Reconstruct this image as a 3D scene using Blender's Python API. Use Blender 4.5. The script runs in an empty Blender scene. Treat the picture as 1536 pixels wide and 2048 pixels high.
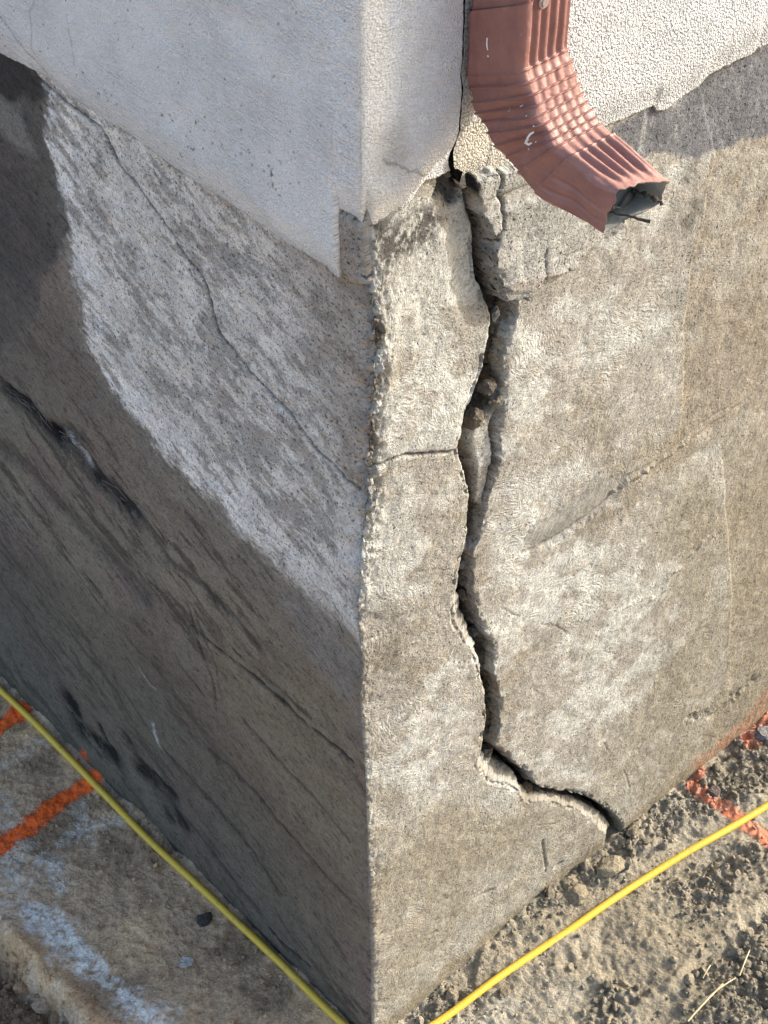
import bpy, math, random
import numpy as np
random.seed(7); RNG = np.random.default_rng(7)
scene = bpy.context.scene

# ------------------------------------------------------------------ camera
F0, HZ, CX, CY = 3480.0, 3254.0, 768.0, 1024.0
TH = math.atan2(HZ, F0); FF = math.hypot(F0, HZ)
AL = math.atan2(4400, FF); AR = math.atan2(5164, FF)
CAM = np.array([0.01794, -1.27987, 2.14713])
FW = np.array([0, math.cos(TH), -math.sin(TH)]); RT = np.array([1.0, 0, 0]); UP = np.cross(RT, FW)
cam = bpy.data.cameras.new('camera'); camo = bpy.data.objects.new('camera', cam)
scene.collection.objects.link(camo); scene.camera = camo
cam.sensor_fit = 'VERTICAL'; cam.sensor_height = 24; cam.lens = 24 * F0 / 2048
cam.clip_start = 0.02; cam.clip_end = 500
camo.location = CAM; camo.rotation_euler = (math.pi / 2 - TH, 0, 0)

# the two walls meet at the origin: eL / eR run along them, nL / nR point out of them
eL = np.array([-math.sin(AL), math.cos(AL), 0]); eR = np.array([math.sin(AR), math.cos(AR), 0])
nR = -eL; nL = -eR; ZV = np.array([0, 0, 1.0])
GZ = -0.075

# ------------------------------------------------------------------ light
SUN = 2.6 * eR + nR + 1.15 * ZV; SUN /= np.linalg.norm(SUN)
world = bpy.data.worlds.new('World'); scene.world = world; world.use_nodes = True
wn = world.node_tree.nodes; wl = world.node_tree.links; wn.clear()
sky = wn.new('ShaderNodeTexSky'); sky.sky_type = 'NISHITA'; sky.sun_disc = False
sky.sun_elevation = math.asin(SUN[2]); sky.sun_rotation = math.atan2(SUN[0], SUN[1])
sky.air_density = 1.0; sky.dust_density = 3.6; sky.ozone_density = 1.0
bg = wn.new('ShaderNodeBackground'); bg.inputs['Strength'].default_value = 0.15
wo = wn.new('ShaderNodeOutputWorld'); wl.new(sky.outputs[0], bg.inputs[0]); wl.new(bg.outputs[0], wo.inputs[0])
sd = bpy.data.lights.new('sun', 'SUN'); sd.energy = 2.0; sd.angle = math.radians(0.55); sd.color = (1, 0.965, 0.905)
so = bpy.data.objects.new('sun', sd); scene.collection.objects.link(so)
from mathutils import Vector
so.rotation_euler = Vector(SUN).to_track_quat('Z', 'Y').to_euler()
scene.view_settings.view_transform = 'Standard'; scene.view_settings.look = 'None'
scene.view_settings.gamma = 1; scene.view_settings.exposure = 1.62
scene.render.engine = 'CYCLES'

# ------------------------------------------------------------------ survey helpers: photo points -> places on the real planes
def ray(px, py): return FW * F0 + RT * (px - CX) - UP * (py - CY)
def _hit(px, py, nrm, off):
    d = ray(px, py); return CAM + d * ((off - CAM @ nrm) / (d @ nrm))
def onR(p, n=0.0):
    P = _hit(p[0], p[1], nR, n); return (P @ eR, P[2])
def onL(p, n=0.0):
    P = _hit(p[0], p[1], nL, n); return (P @ eL, P[2])
def onG(p, z=GZ):
    return _hit(p[0], p[1], ZV, z)
def onLs(p, n=0.0):                    # left wall in the shared coordinate s (negative on the left wall)
    u, z = onL(p, n); return (-u, z)

# ------------------------------------------------------------------ numeric noise
_T = np.random.default_rng(3).random((256, 256)) * 2 - 1
def vn(x, y, seed=0):
    x = x + seed * 17.31; y = y + seed * 9.77
    xi = np.floor(x).astype(np.int64); yi = np.floor(y).astype(np.int64)
    fx = x - xi; fy = y - yi; fx = fx * fx * (3 - 2 * fx); fy = fy * fy * (3 - 2 * fy)
    a = _T[xi & 255, yi & 255]; b = _T[(xi + 1) & 255, yi & 255]
    c = _T[xi & 255, (yi + 1) & 255]; d = _T[(xi + 1) & 255, (yi + 1) & 255]
    return (a * (1 - fx) + b * fx) * (1 - fy) + (c * (1 - fx) + d * fx) * fy
def fbm(x, y, f, octv=4, seed=0, gain=0.5):
    r = 0; a = 1.0; t = 0
    for k in range(octv):
        ca, sa = math.cos(0.6 * k + .3), math.sin(0.6 * k + .3)
        r = r + a * vn((x * ca - y * sa) * f, (x * sa + y * ca) * f, seed + k * 3); t += a; a *= gain; f *= 2.03
    return r / t
def sstep(a, b, x):
    t = np.clip((x - a) / (b - a), 0, 1); return t * t * (3 - 2 * t)
def poly_sd(X, Y, pts):                # >0 inside
    pts = np.asarray(pts, float); n = len(pts); ins = np.zeros(X.shape, bool); d2 = np.full(X.shape, 1e9)
    for i in range(n):
        x1, y1 = pts[i]; x2, y2 = pts[(i + 1) % n]; dx, dy = x2 - x1, y2 - y1
        t = np.clip(((X - x1) * dx + (Y - y1) * dy) / (dx * dx + dy * dy + 1e-12), 0, 1)
        d2 = np.minimum(d2, (X - x1 - t * dx) ** 2 + (Y - y1 - t * dy) ** 2)
        if abs(dy) > 1e-12:
            c = ((y1 > Y) != (y2 > Y)) & (X < dx * (Y - y1) / dy + x1); ins ^= c
    d = np.sqrt(d2); return np.where(ins, d, -d)
def line_d(X, Y, pts):
    pts = np.asarray(pts, float); d2 = np.full(X.shape, 1e9)
    for i in range(len(pts) - 1):
        x1, y1 = pts[i]; dx, dy = pts[i + 1] - pts[i]
        t = np.clip(((X - x1) * dx + (Y - y1) * dy) / (dx * dx + dy * dy + 1e-12), 0, 1)
        d2 = np.minimum(d2, (X - x1 - t * dx) ** 2 + (Y - y1 - t * dy) ** 2)
    return np.sqrt(d2)
def lin(c):
    c = np.asarray(c, float) / 255; return np.where(c < .04045, c / 12.92, ((c + .055) / 1.055) ** 2.4)
def mixc(base, col, m): return base * (1 - m[:, None]) + np.asarray(col)[None, :] * m[:, None]

# ------------------------------------------------------------------ mesh helpers
def link(name, me, mat, parent=None):
    o = bpy.data.objects.new(name, me); scene.collection.objects.link(o)
    if mat: me.materials.append(mat)
    if parent: o.parent = parent
    return o
def tag(o, label=None, cat=None, group=None, kind=None):
    for k, v in (('label', label), ('category', cat), ('group', group), ('kind', kind)):
        if v: o[k] = v
    return o
def empty(name, loc=(0, 0, 0)):
    o = bpy.data.objects.new(name, None); scene.collection.objects.link(o); o.location = loc; o.empty_display_size = .1; return o
def raw_mesh(name, V, Fc, smooth=True, cols=None, ctrl=None, uv=None):
    """V (n,3), Fc (m,k) one face size"""
    me = bpy.data.meshes.new(name); n = len(V); m, k = Fc.shape
    me.vertices.add(n); me.vertices.foreach_set('co', np.ascontiguousarray(V, np.float32).ravel())
    me.loops.add(m * k); me.loops.foreach_set('vertex_index', np.ascontiguousarray(Fc, np.int32).ravel())
    me.polygons.add(m); me.polygons.foreach_set('loop_start', np.arange(0, m * k, k, dtype=np.int32))
    me.polygons.foreach_set('loop_total', np.full(m, k, np.int32))
    me.update(calc_edges=True)
    me.polygons.foreach_set('use_smooth', np.full(m, smooth, bool))
    for nm, arr in (('tint', cols), ('ctrl', ctrl)):
        if arr is not None:
            a = me.attributes.new(nm, 'FLOAT_COLOR', 'POINT'); c4 = np.ones((n, 4), np.float32); c4[:, :arr.shape[1]] = arr
            a.data.foreach_set('color', c4.ravel())
    if uv is not None:
        a = me.attributes.new('place', 'FLOAT_VECTOR', 'POINT'); u3 = np.zeros((n, 3), np.float32); u3[:, :2] = uv
        a.data.foreach_set('vector', u3.ravel())
    return me
def grid_faces(nr, nc, flip=False):
    i = np.arange(nr - 1)[:, None] * nc + np.arange(nc - 1)[None, :]
    q = np.stack([i, i + 1, i + nc + 1, i + nc], -1).reshape(-1, 4)
    return q[:, ::-1] if flip else q
def grade(*segs):
    out = [segs[0][0]]
    for a, b, st in segs:
        n = max(1, int(round((b - a) / st))); out += list(a + (b - a) * np.arange(1, n + 1) / n)
    return np.array(out)

# ------------------------------------------------------------------ materials
class NT:
    def __init__(s, name):
        s.m = bpy.data.materials.new(name); s.m.use_nodes = True; s.t = s.m.node_tree; s.t.nodes.clear()
        s.out = s.n('ShaderNodeOutputMaterial'); s.b = s.n('ShaderNodeBsdfPrincipled'); s.l(s.b.outputs[0], s.out.inputs[0])
    def n(s, ty, **kw):
        nd = s.t.nodes.new(ty)
        for k, v in kw.items(): setattr(nd, k, v)
        return nd
    def l(s, a, b): s.t.links.new(a, b)
    def put(s, sock, v):
        if hasattr(v, 'links'): s.l(v, sock)
        else: sock.default_value = v
    def math(s, op, a, b=0.0, c=0.0, clamp=False):
        nd = s.n('ShaderNodeMath', operation=op); nd.use_clamp = clamp
        s.put(nd.inputs[0], a); s.put(nd.inputs[1], b); s.put(nd.inputs[2], c); return nd.outputs[0]
    def vmath(s, op, a, b=(0, 0, 0)):
        nd = s.n('ShaderNodeVectorMath', operation=op); s.put(nd.inputs[0], a)
        if op == 'SCALE': s.put(nd.inputs['Scale'], b)
        else: s.put(nd.inputs[1], b)
        return nd.outputs['Value' if op in ('LENGTH', 'DISTANCE') else 'Vector']
    def noise(s, vec, scale, detail=3, rough=.55, dist=0.0):
        nd = s.n('ShaderNodeTexNoise'); s.l(vec, nd.inputs['Vector']); nd.inputs['Scale'].default_value = scale
        nd.inputs['Detail'].default_value = detail; nd.inputs['Roughness'].default_value = rough; nd.inputs['Distortion'].default_value = dist
        return nd.outputs['Fac']
    def ramp(s, v, a, b, lo=0.0, hi=1.0):
        nd = s.n('ShaderNodeMapRange'); nd.interpolation_type = 'SMOOTHSTEP'; s.l(v, nd.inputs[0])
        for i, x in enumerate((a, b, lo, hi)): nd.inputs[i + 1].default_value = x
        return nd.outputs[0]
    def attr(s, name, out='Color'):
        nd = s.n('ShaderNodeAttribute', attribute_name=name); return nd.outputs[out]
    def sep(s, v):
        nd = s.n('ShaderNodeSeparateXYZ'); s.l(v, nd.inputs[0]); return nd.outputs
    def mapv(s, vec, rot=0.0, scale=(1, 1, 1), loc=(0, 0, 0)):
        nd = s.n('ShaderNodeMapping'); s.l(vec, nd.inputs[0]); nd.inputs['Rotation'].default_value = (0, 0, rot)
        nd.inputs['Scale'].default_value = scale; nd.inputs['Location'].default_value = loc; return nd.outputs[0]
    def mix(s, fac, a, b, blend='MIX'):
        nd = s.n('ShaderNodeMix', data_type='RGBA', blend_type=blend); s.put(nd.inputs[0], fac); s.put(nd.inputs[6], a); s.put(nd.inputs[7], b); return nd.outputs[2]
    def bump(s, h, strength=1.0, prev=None):
        nd = s.n('ShaderNodeBump'); nd.inputs['Distance'].default_value = 1.0; nd.inputs['Strength'].default_value = strength
        s.put(nd.inputs['Height'], h)
        if prev: s.l(prev, nd.inputs['Normal'])
        return nd.outputs[0]
    def arcs(s, p, cell, period, off, rot):
        """overlapping fans of trowel / brush arcs: every cell has its own centre"""
        pd = s.vmath('ADD', p, s.vmath('SCALE', s.vmath('SUBTRACT', s.n_col(p, 14), (.5, .5, .5)), .05))
        vo = s.n('ShaderNodeTexVoronoi', voronoi_dimensions='2D', feature='F1'); s.l(pd, vo.inputs['Vector']); vo.inputs['Scale'].default_value = 1 / cell
        rc = s.vmath('SCALE', s.vmath('SUBTRACT', vo.outputs['Color'], (.5, .5, .5)), cell * 1.6)
        q = s.vmath('SUBTRACT', s.vmath('SUBTRACT', pd, vo.outputs['Position']), s.vmath('ADD', rc, off))
        d = s.vmath('LENGTH', s.vmath('MULTIPLY', q, (1, 1, 0)))
        w = s.math('SINE', s.math('ADD', s.math('MULTIPLY', d, 6.2832 / period), s.math('MULTIPLY', s.noise(p, 60, 2), 7.0)))
        w = s.math('MULTIPLY', s.math('ADD', w, 1.0), .5)
        qs = s.sep(q); th = s.math('ARCTAN2', qs[0], qs[1]); cmb = s.n('ShaderNodeCombineXYZ')
        s.put(cmb.inputs[0], s.math('MULTIPLY', d, 1.0 / period)); s.put(cmb.inputs[1], s.math('MULTIPLY', th, 5.5)); s.put(cmb.inputs[2], s.math('MULTIPLY', s.sep(vo.outputs['Color'])[0], 40.0))
        pn = s.n('ShaderNodeTexNoise'); s.l(cmb.outputs[0], pn.inputs['Vector']); pn.inputs['Scale'].default_value = 1.9; pn.inputs['Detail'].default_value = 2.5; pn.inputs['Roughness'].default_value = .6
        pnr = s.ramp(pn.outputs['Fac'], .3, .7)
        return s.math('ADD', s.math('MULTIPLY', w, .22), s.math('MULTIPLY', pnr, .78))
    def n_col(s, vec, scale):
        nd = s.n('ShaderNodeTexNoise'); s.l(vec, nd.inputs['Vector']); nd.inputs['Scale'].default_value = scale; return nd.outputs['Color']

def concrete_mat():
    """ctrl: r = trowel arcs, g = grain, b = drag streaks, a unused"""
    k = NT('weathered_concrete'); p = k.attr('place', 'Vector'); c = k.sep(k.attr('ctrl', 'Vector')); tint = k.attr('tint')
    g1 = k.noise(p, 1100, 2, .6); g2 = k.noise(p, 420, 3, .6); g3 = k.noise(p, 130, 4, .62); g4 = k.noise(p, 34, 4, .6)
    pit = k.ramp(k.noise(p, 300, 2, .55), .60, .70)
    a1 = k.arcs(p, .115, .0050, (0.01, -.07, 0), 0); a2 = k.arcs(k.mapv(p, .4, (1, 1, 1), (3.1, 1.7, 0)), .07, .0036, (.02, -.045, 0), 0)
    am = k.ramp(k.noise(p, 17, 3, .6), .42, .60, .38, 1.0); am2 = k.ramp(k.noise(k.mapv(p, 0, (1, 1, 1), (9, 4, 0)), 26, 3, .6), .46, .62, .15, .9)
    arc = k.math('ADD', k.math('MULTIPLY', a1, am), k.math('MULTIPLY', a2, am2))
    arc = k.math('MULTIPLY', arc, c[0])
    pr = k.mapv(p, .42)
    st = k.noise(k.mapv(pr, 0, (.32, 1, 1)), 620, 3, .62)          # drag marks
    stc = k.noise(k.mapv(pr, 0, (.30, 1, 1)), 190, 5, .7)
    gm = k.ramp(k.noise(k.mapv(p, 0, (1, 1, 1), (2, 7, 0)), 24, 4, .65), .34, .66, .40, 1.45)
    vv = k.n('ShaderNodeTexVoronoi', voronoi_dimensions='2D', feature='F1'); k.l(k.vmath('ADD', p, k.vmath('SCALE', k.n_col(p, 320), .003)), vv.inputs['Vector']); vv.inputs['Scale'].default_value = 120
    vs = k.sep(vv.outputs['Color']); void = k.math('MULTIPLY', k.math('MULTIPLY', k.math('SUBTRACT', 1.0, k.ramp(vv.outputs['Distance'], .08, .26)), k.ramp(vs[0], .88, .92)), c[1])
    h = k.math('MULTIPLY', k.math('ADD', k.math('MULTIPLY', g1, .0010), k.math('ADD', k.math('MULTIPLY', g2, .0015), k.math('MULTIPLY', g3, .0014))), c[1])
    h = k.math('MULTIPLY', h, gm); h = k.math('ADD', h, k.math('MULTIPLY', arc, .0012)); h = k.math('SUBTRACT', h, k.math('MULTIPLY', void, .0018))
    h = k.math('ADD', h, k.math('MULTIPLY', k.math('MULTIPLY', st, c[2]), .0024))
    h = k.math('SUBTRACT', h, k.math('MULTIPLY', k.math('MULTIPLY', pit, c[1]), .0022))
    k.l(k.bump(h), k.b.inputs['Normal'])
    v = k.math('ADD', k.ramp(g2, .3, .7, -.20, .16), k.ramp(g3, .3, .7, -.16, .14))
    v = k.math('ADD', v, k.ramp(g4, .3, .7, -.10, .10))
    v = k.math('ADD', v, k.math('MULTIPLY', k.ramp(stc, .34, .47, -.62, .06), c[2]))
    v = k.math('ADD', v, k.math('MULTIPLY', k.math('SUBTRACT', arc, .45), .16))
    v = k.math('SUBTRACT', v, k.math('MULTIPLY', pit, k.math('MULTIPLY', c[1], .38)))
    v = k.math('ADD', v, 1.0); v = k.math('MULTIPLY', v, k.math('SUBTRACT', 1.0, k.math('MULTIPLY', void, .45)))
    col = k.mix(1.0, tint, k.mix(0.0, (1, 1, 1, 1), (1, 1, 1, 1)), 'MULTIPLY')
    hs = k.n('ShaderNodeVectorMath', operation='SCALE'); k.l(col, hs.inputs[0]); k.l(v, hs.inputs['Scale'])
    warm = k.mix(k.ramp(k.noise(p, 75, 3, .6), .5, .72, 0, .35), (1, 1, 1, 1), (.90, .82, .70, 1))
    k.l(k.mix(1.0, hs.outputs[0], warm, 'MULTIPLY'), k.b.inputs['Base Color'])
    k.b.inputs['Roughness'].default_value = .93; k.b.inputs['Specular IOR Level'].default_value = .25
    return k.m
def stucco_mat():
    """ctrl: r = smooth orange peel, g = coarse roughcast, b = brush lines"""
    k = NT('painted_stucco'); p = k.attr('place', 'Vector'); c = k.sep(k.attr('ctrl', 'Vector')); tint = k.attr('tint')
    o1 = k.noise(p, 520, 2, .5); o2 = k.noise(p, 130, 3, .5)
    vo = k.n('ShaderNodeTexVoronoi', voronoi_dimensions='2D', feature='SMOOTH_F1'); k.l(k.vmath('ADD', p, k.vmath('SCALE', k.n_col(p, 200), .006)), vo.inputs['Vector'])
    vo.inputs['Scale'].default_value = 400; vo.inputs['Smoothness'].default_value = .5
    rc = k.math('ADD', k.math('MULTIPLY', vo.outputs['Distance'], -.9), k.noise(p, 430, 3, .6))
    br = k.noise(k.mapv(k.mapv(p, .10), 0, (.12, 1, 1)), 420, 3, .6); brm = k.ramp(k.noise(p, 9, 2), .35, .6)
    h = k.math('MULTIPLY', k.math('ADD', k.math('MULTIPLY', o1, .0022), k.math('MULTIPLY', o2, .0014)), c[0])
    h = k.math('ADD', h, k.math('MULTIPLY', k.math('MULTIPLY', rc, c[1]), .0024))
    h = k.math('ADD', h, k.math('MULTIPLY', k.math('MULTIPLY', k.math('MULTIPLY', br, brm), c[2]), .0022))
    k.l(k.bump(h), k.b.inputs['Normal'])
    v = k.math('ADD', 1.0, k.ramp(k.noise(p, 30, 4, .6), .3, .7, -.03, .03))
    v = k.math('ADD', v, k.math('MULTIPLY', k.math('MULTIPLY', k.ramp(br, .35, .62, -.03, .012), brm), c[2])); v = k.math('ADD', v, k.math('MULTIPLY', k.ramp(o1, .35, .65, -.035, .02), c[0]))
    v = k.math('ADD', v, k.math('MULTIPLY', k.ramp(rc, -.15, .30, -.38, .1), c[1]))
    sp = k.ramp(k.noise(k.mapv(p, 0, (1, 1, 1), (5, 5, 0)), 210, 1, .4), .79, .83)
    v = k.math('MULTIPLY', v, k.math('SUBTRACT', 1.0, k.math('MULTIPLY', sp, .55)))
    hs = k.n('ShaderNodeVectorMath', operation='SCALE'); k.l(tint, hs.inputs[0]); k.l(v, hs.inputs['Scale'])
    k.l(hs.outputs[0], k.b.inputs['Base Color']); k.b.inputs['Roughness'].default_value = .62
    k.b.inputs['Specular IOR Level'].default_value = .35
    return k.m
def soil_mat(name='soil', amp=1.0):
    k = NT(name); tc = k.n('ShaderNodeNewGeometry').outputs['Position']; tint = k.attr('tint')
    g1 = k.noise(tc, 700, 3, .65); g2 = k.noise(tc, 240, 4, .65); g3 = k.noise(tc, 70, 4, .65)
    vo = k.n('ShaderNodeTexVoronoi', feature='F1'); k.l(tc, vo.inputs['Vector']); vo.inputs['Scale'].default_value = 190
    h = k.math('ADD', k.math('MULTIPLY', g1, .0018), k.math('ADD', k.math('MULTIPLY', g2, .0034), k.math('MULTIPLY', g3, .004)))
    h = k.math('ADD', h, k.math('MULTIPLY', vo.outputs['Distance'], -.0010))
    k.l(k.bump(h, amp), k.b.inputs['Normal'])
    v = k.math('ADD', k.ramp(g2, .3, .7, .78, 1.22), k.ramp(g3, .3, .7, -.12, .12))
    hs = k.n('ShaderNodeVectorMath', operation='SCALE'); k.l(tint, hs.inputs[0]); k.l(v, hs.inputs['Scale'])
    k.l(hs.outputs[0], k.b.inputs['Base Color']); k.b.inputs['Roughness'].default_value = .95; k.b.inputs['Specular IOR Level'].default_value = .2
    return k.m
M_CON = concrete_mat(); M_STU = stucco_mat(); M_SOIL = soil_mat()

# ------------------------------------------------------------------ corner geometry
RC = .004; QC = RC * math.pi / 4
def corner_xy(s):
    s = np.asarray(s, float); cen = -(nL + nR) * RC
    ph = np.clip(s / QC, -1, 1) * math.pi / 4 + math.pi / 4
    nrm = np.cos(ph)[:, None] * nL + np.sin(ph)[:, None] * nR
    base = cen + RC * nrm + np.maximum(s - QC, 0)[:, None] * eR + np.maximum(-s - QC, 0)[:, None] * eL
    return base, nrm
def wpos(s, n, z):
    b, nr = corner_xy(s); P = b + nr * n[:, None]; P[:, 2] = z; return P
EDGE_PX = [(727, -200), (727, 380), (741, 500), (746, 620), (751, 700), (746, 800), (738, 900), (736, 1000), (721, 1100), (716, 1250), (726, 1330), (721, 1400), (729, 1500), (736, 1700), (744, 1900), (744, 2300)]
def corner_shift(z):                   # how far the worn arris wanders sideways
    zz = []; dx = []
    for (px, py) in EDGE_PX:
        d = ray(px, py); t = -CAM[1] / d[1]; P = CAM + t * d; zz.append(P[2]); dx.append(P[0])
    zz = np.array(zz[::-1]); dx = np.array(dx[::-1]); return np.interp(z, zz, dx)
def add_corner(P, s, z, amt=1.0):
    w = np.exp(-(s / .045) ** 2) * amt
    P[:, 0] += w * corner_shift(z); return P

def curve(pts, n=0.0):
    a = np.array([onR(p, n) for p in pts]); a = a[np.argsort(a[:, 1])]; return a[:, 1], a[:, 0]
A_PX = [(925, 150), (919, 200), (918, 260), (907, 300), (904, 320), (910, 345), (926, 385), (935, 425), (945, 454), (947, 487), (947, 533), (952, 558), (968, 587), (979, 617), (981, 635), (974, 665), (965, 700), (960, 740), (948, 765), (937, 800), (924, 822), (913, 883), (908, 901), (919, 932), (933, 985), (932, 1020), (929, 1064), (922, 1099), (911, 1138), (905, 1178), (901, 1213), (906, 1248), (924, 1275), (941, 1305), (952, 1330), (954, 1354), (963, 1385), (968, 1437), (962, 1472), (958, 1499), (948, 1530), (966, 1547), (981, 1565), (1012, 1568), (1034, 1580), (1047, 1604), (1082, 1600), (1143, 1615), (1174, 1634), (1196, 1655), (1209, 1668)]
B_PX = [(926, 150), (920, 200), (919, 260), (908, 300), (905, 320), (911, 345), (927, 385), (936, 425), (946, 454), (948, 487), (948, 533), (953, 558), (969, 587), (980, 617), (982, 635), (977, 665), (967, 700), (962, 740), (950, 765), (938, 800), (925, 822), (914, 883), (909, 901), (920, 932), (936, 985), (934, 1020), (930, 1064), (925, 1099), (914, 1138), (911, 1178), (928, 1218), (937, 1257), (948, 1295), (953, 1325), (957, 1354), (966, 1385), (970, 1437), (965, 1472), (962, 1500), (976, 1516), (1012, 1533), (1034, 1550), (1040, 1572), (1064, 1588), (1100, 1592), (1143, 1598), (1174, 1611), (1205, 1628), (1229, 1658)]
D_PX = [(929, 150), (923, 200), (922, 260), (912, 300), (909, 320), (914, 345), (931, 390), (934, 404), (957, 433), (966, 467), (968, 487), (968, 525), (981, 546), (983, 571), (991, 592), (1036, 597), (1028, 642), (1014, 675), (1004, 717), (1006, 758), (1006, 821), (1000, 840), (995, 853), (998, 888), (998, 923), (985, 954), (976, 993), (968, 1024), (963, 1050), (955, 1080), (943, 1108), (941, 1178), (954, 1226), (968, 1266), (985, 1292), (985, 1345), (998, 1393), (997, 1459), (987, 1494), (1012, 1508), (1034, 1530), (1056, 1543), (1073, 1572), (1100, 1578), (1165, 1587), (1205, 1609), (1236, 1635), (1242, 1657)]
zA, uA = curve(A_PX); zB, uB = curve(B_PX, -.003); zD, uD = curve(D_PX)
def jag(z, seed, amp=.0016): return amp * (fbm(z, z * 0 + .37 * seed, 75, 4, seed, .62) + .9 * fbm(z, z * 0 + .71 * seed, 230, 3, seed + 5, .7))
GAPZ = [onR((0, y))[1] for y in (0,)]
def zy(y, x=950): return onR((x, y))[1]
gz_ = np.array([[-.3, .014], [zy(1660, 1230), .014], [zy(1560, 1040), .012], [zy(1500), .007], [zy(1350), .008], [zy(1270), .006], [zy(1200), .010], [zy(1130), .005], [zy(1000), .0035], [zy(900), .005], [zy(780), .008], [zy(660), .004], [zy(610), .0015], [zy(400), .0016], [zy(200), .0018], [3.2, .0018]])
ZR = grade((-.45, -.13, .04), (-.13, 1.33, .002), (1.33, 3.0, .12))
fA = np.interp(ZR, zA, uA) + jag(ZR, 1, .0020); fB = np.interp(ZR, zB, uB) + jag(ZR, 2, .0016)
fB = np.maximum(fB, fA + .0006); gap = np.interp(ZR, gz_[:, 0], gz_[:, 1]); fC = fB + gap * (1 + .5 * fbm(ZR, ZR * 0, 60, 3, 9))
fD = np.maximum(np.interp(ZR, zD, uD) + jag(ZR, 4, .0030), fB + .0022)
slabw = sstep(zy(1040), zy(1005), ZR) * sstep(zy(842), zy(868), ZR)
fC = fC * slabw + (fD - np.minimum(.12 * (fD - fB), .004) * (1 + fbm(ZR, ZR * 0, 90, 3, 19))) * (1 - slabw); fC = np.minimum(fC, fD - .0006)

# ------------------------------------------------------------------ relief + colour of the concrete
E_R = np.array([1.80, 1.71, 1.54]); E_L = np.array([.68, .69, .71])                  # how bright a white wall reads on each side
def albR(c): return lin(c) / E_R
def albL(c): return lin(c) / E_L
def rpoly(pts): return [onR(p) for p in pts]
def lpoly(pts): return [onLs(p) for p in pts]
CRACK_R2 = rpoly([(985, 300), (978, 345), (968, 372), (980, 392), (982, 420), (981, 446), (970, 463), (965, 482)])
CRACK_R3 = rpoly([(1066, 485), (1067, 500), (1066, 512), (1068, 540)])
CRACK_H = rpoly([(735, 938), (752, 932), (770, 925), (790, 914), (815, 909), (845, 908), (875, 904), (910, 901)])
CRACK_L = lpoly([(0, 30), (30, 75), (60, 115), (85, 160), (150, 215), (205, 255), (222, 290), (240, 330), (270, 365), (300, 405), (345, 465), (362, 500), (385, 530), (405, 560), (420, 610), (440, 670), (470, 705), (500, 745), (540, 790), (580, 830), (605, 865), (630, 905), (665, 935), (690, 965), (712, 980)])
GROOVE = rpoly([(1040, 1105), (1062, 1098), (1100, 1082), (1130, 1062), (1175, 1030), (1215, 1000)])
SMOOTH = rpoly([(1045, 1100), (1060, 1075), (1100, 1050), (1150, 1015), (1190, 990), (1215, 962), (1250, 960), (1225, 1000), (1180, 1033), (1130, 1068), (1100, 1086), (1060, 1102)])
SEAM = rpoly([(1600, 710), (1536, 752), (1480, 805), (1440, 835), (1400, 862), (1345, 905), (1300, 935), (1250, 962), (1225, 985)])
SEAM2 = rpoly([(1430, 1070), (1390, 1100), (1350, 1140), (1325, 1180), (1250, 1215), (1200, 1260)])
HOLE = rpoly([(1505, 1362), (1480, 1385), (1455, 1395), (1435, 1420), (1415, 1432), (1380, 1430)])

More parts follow.
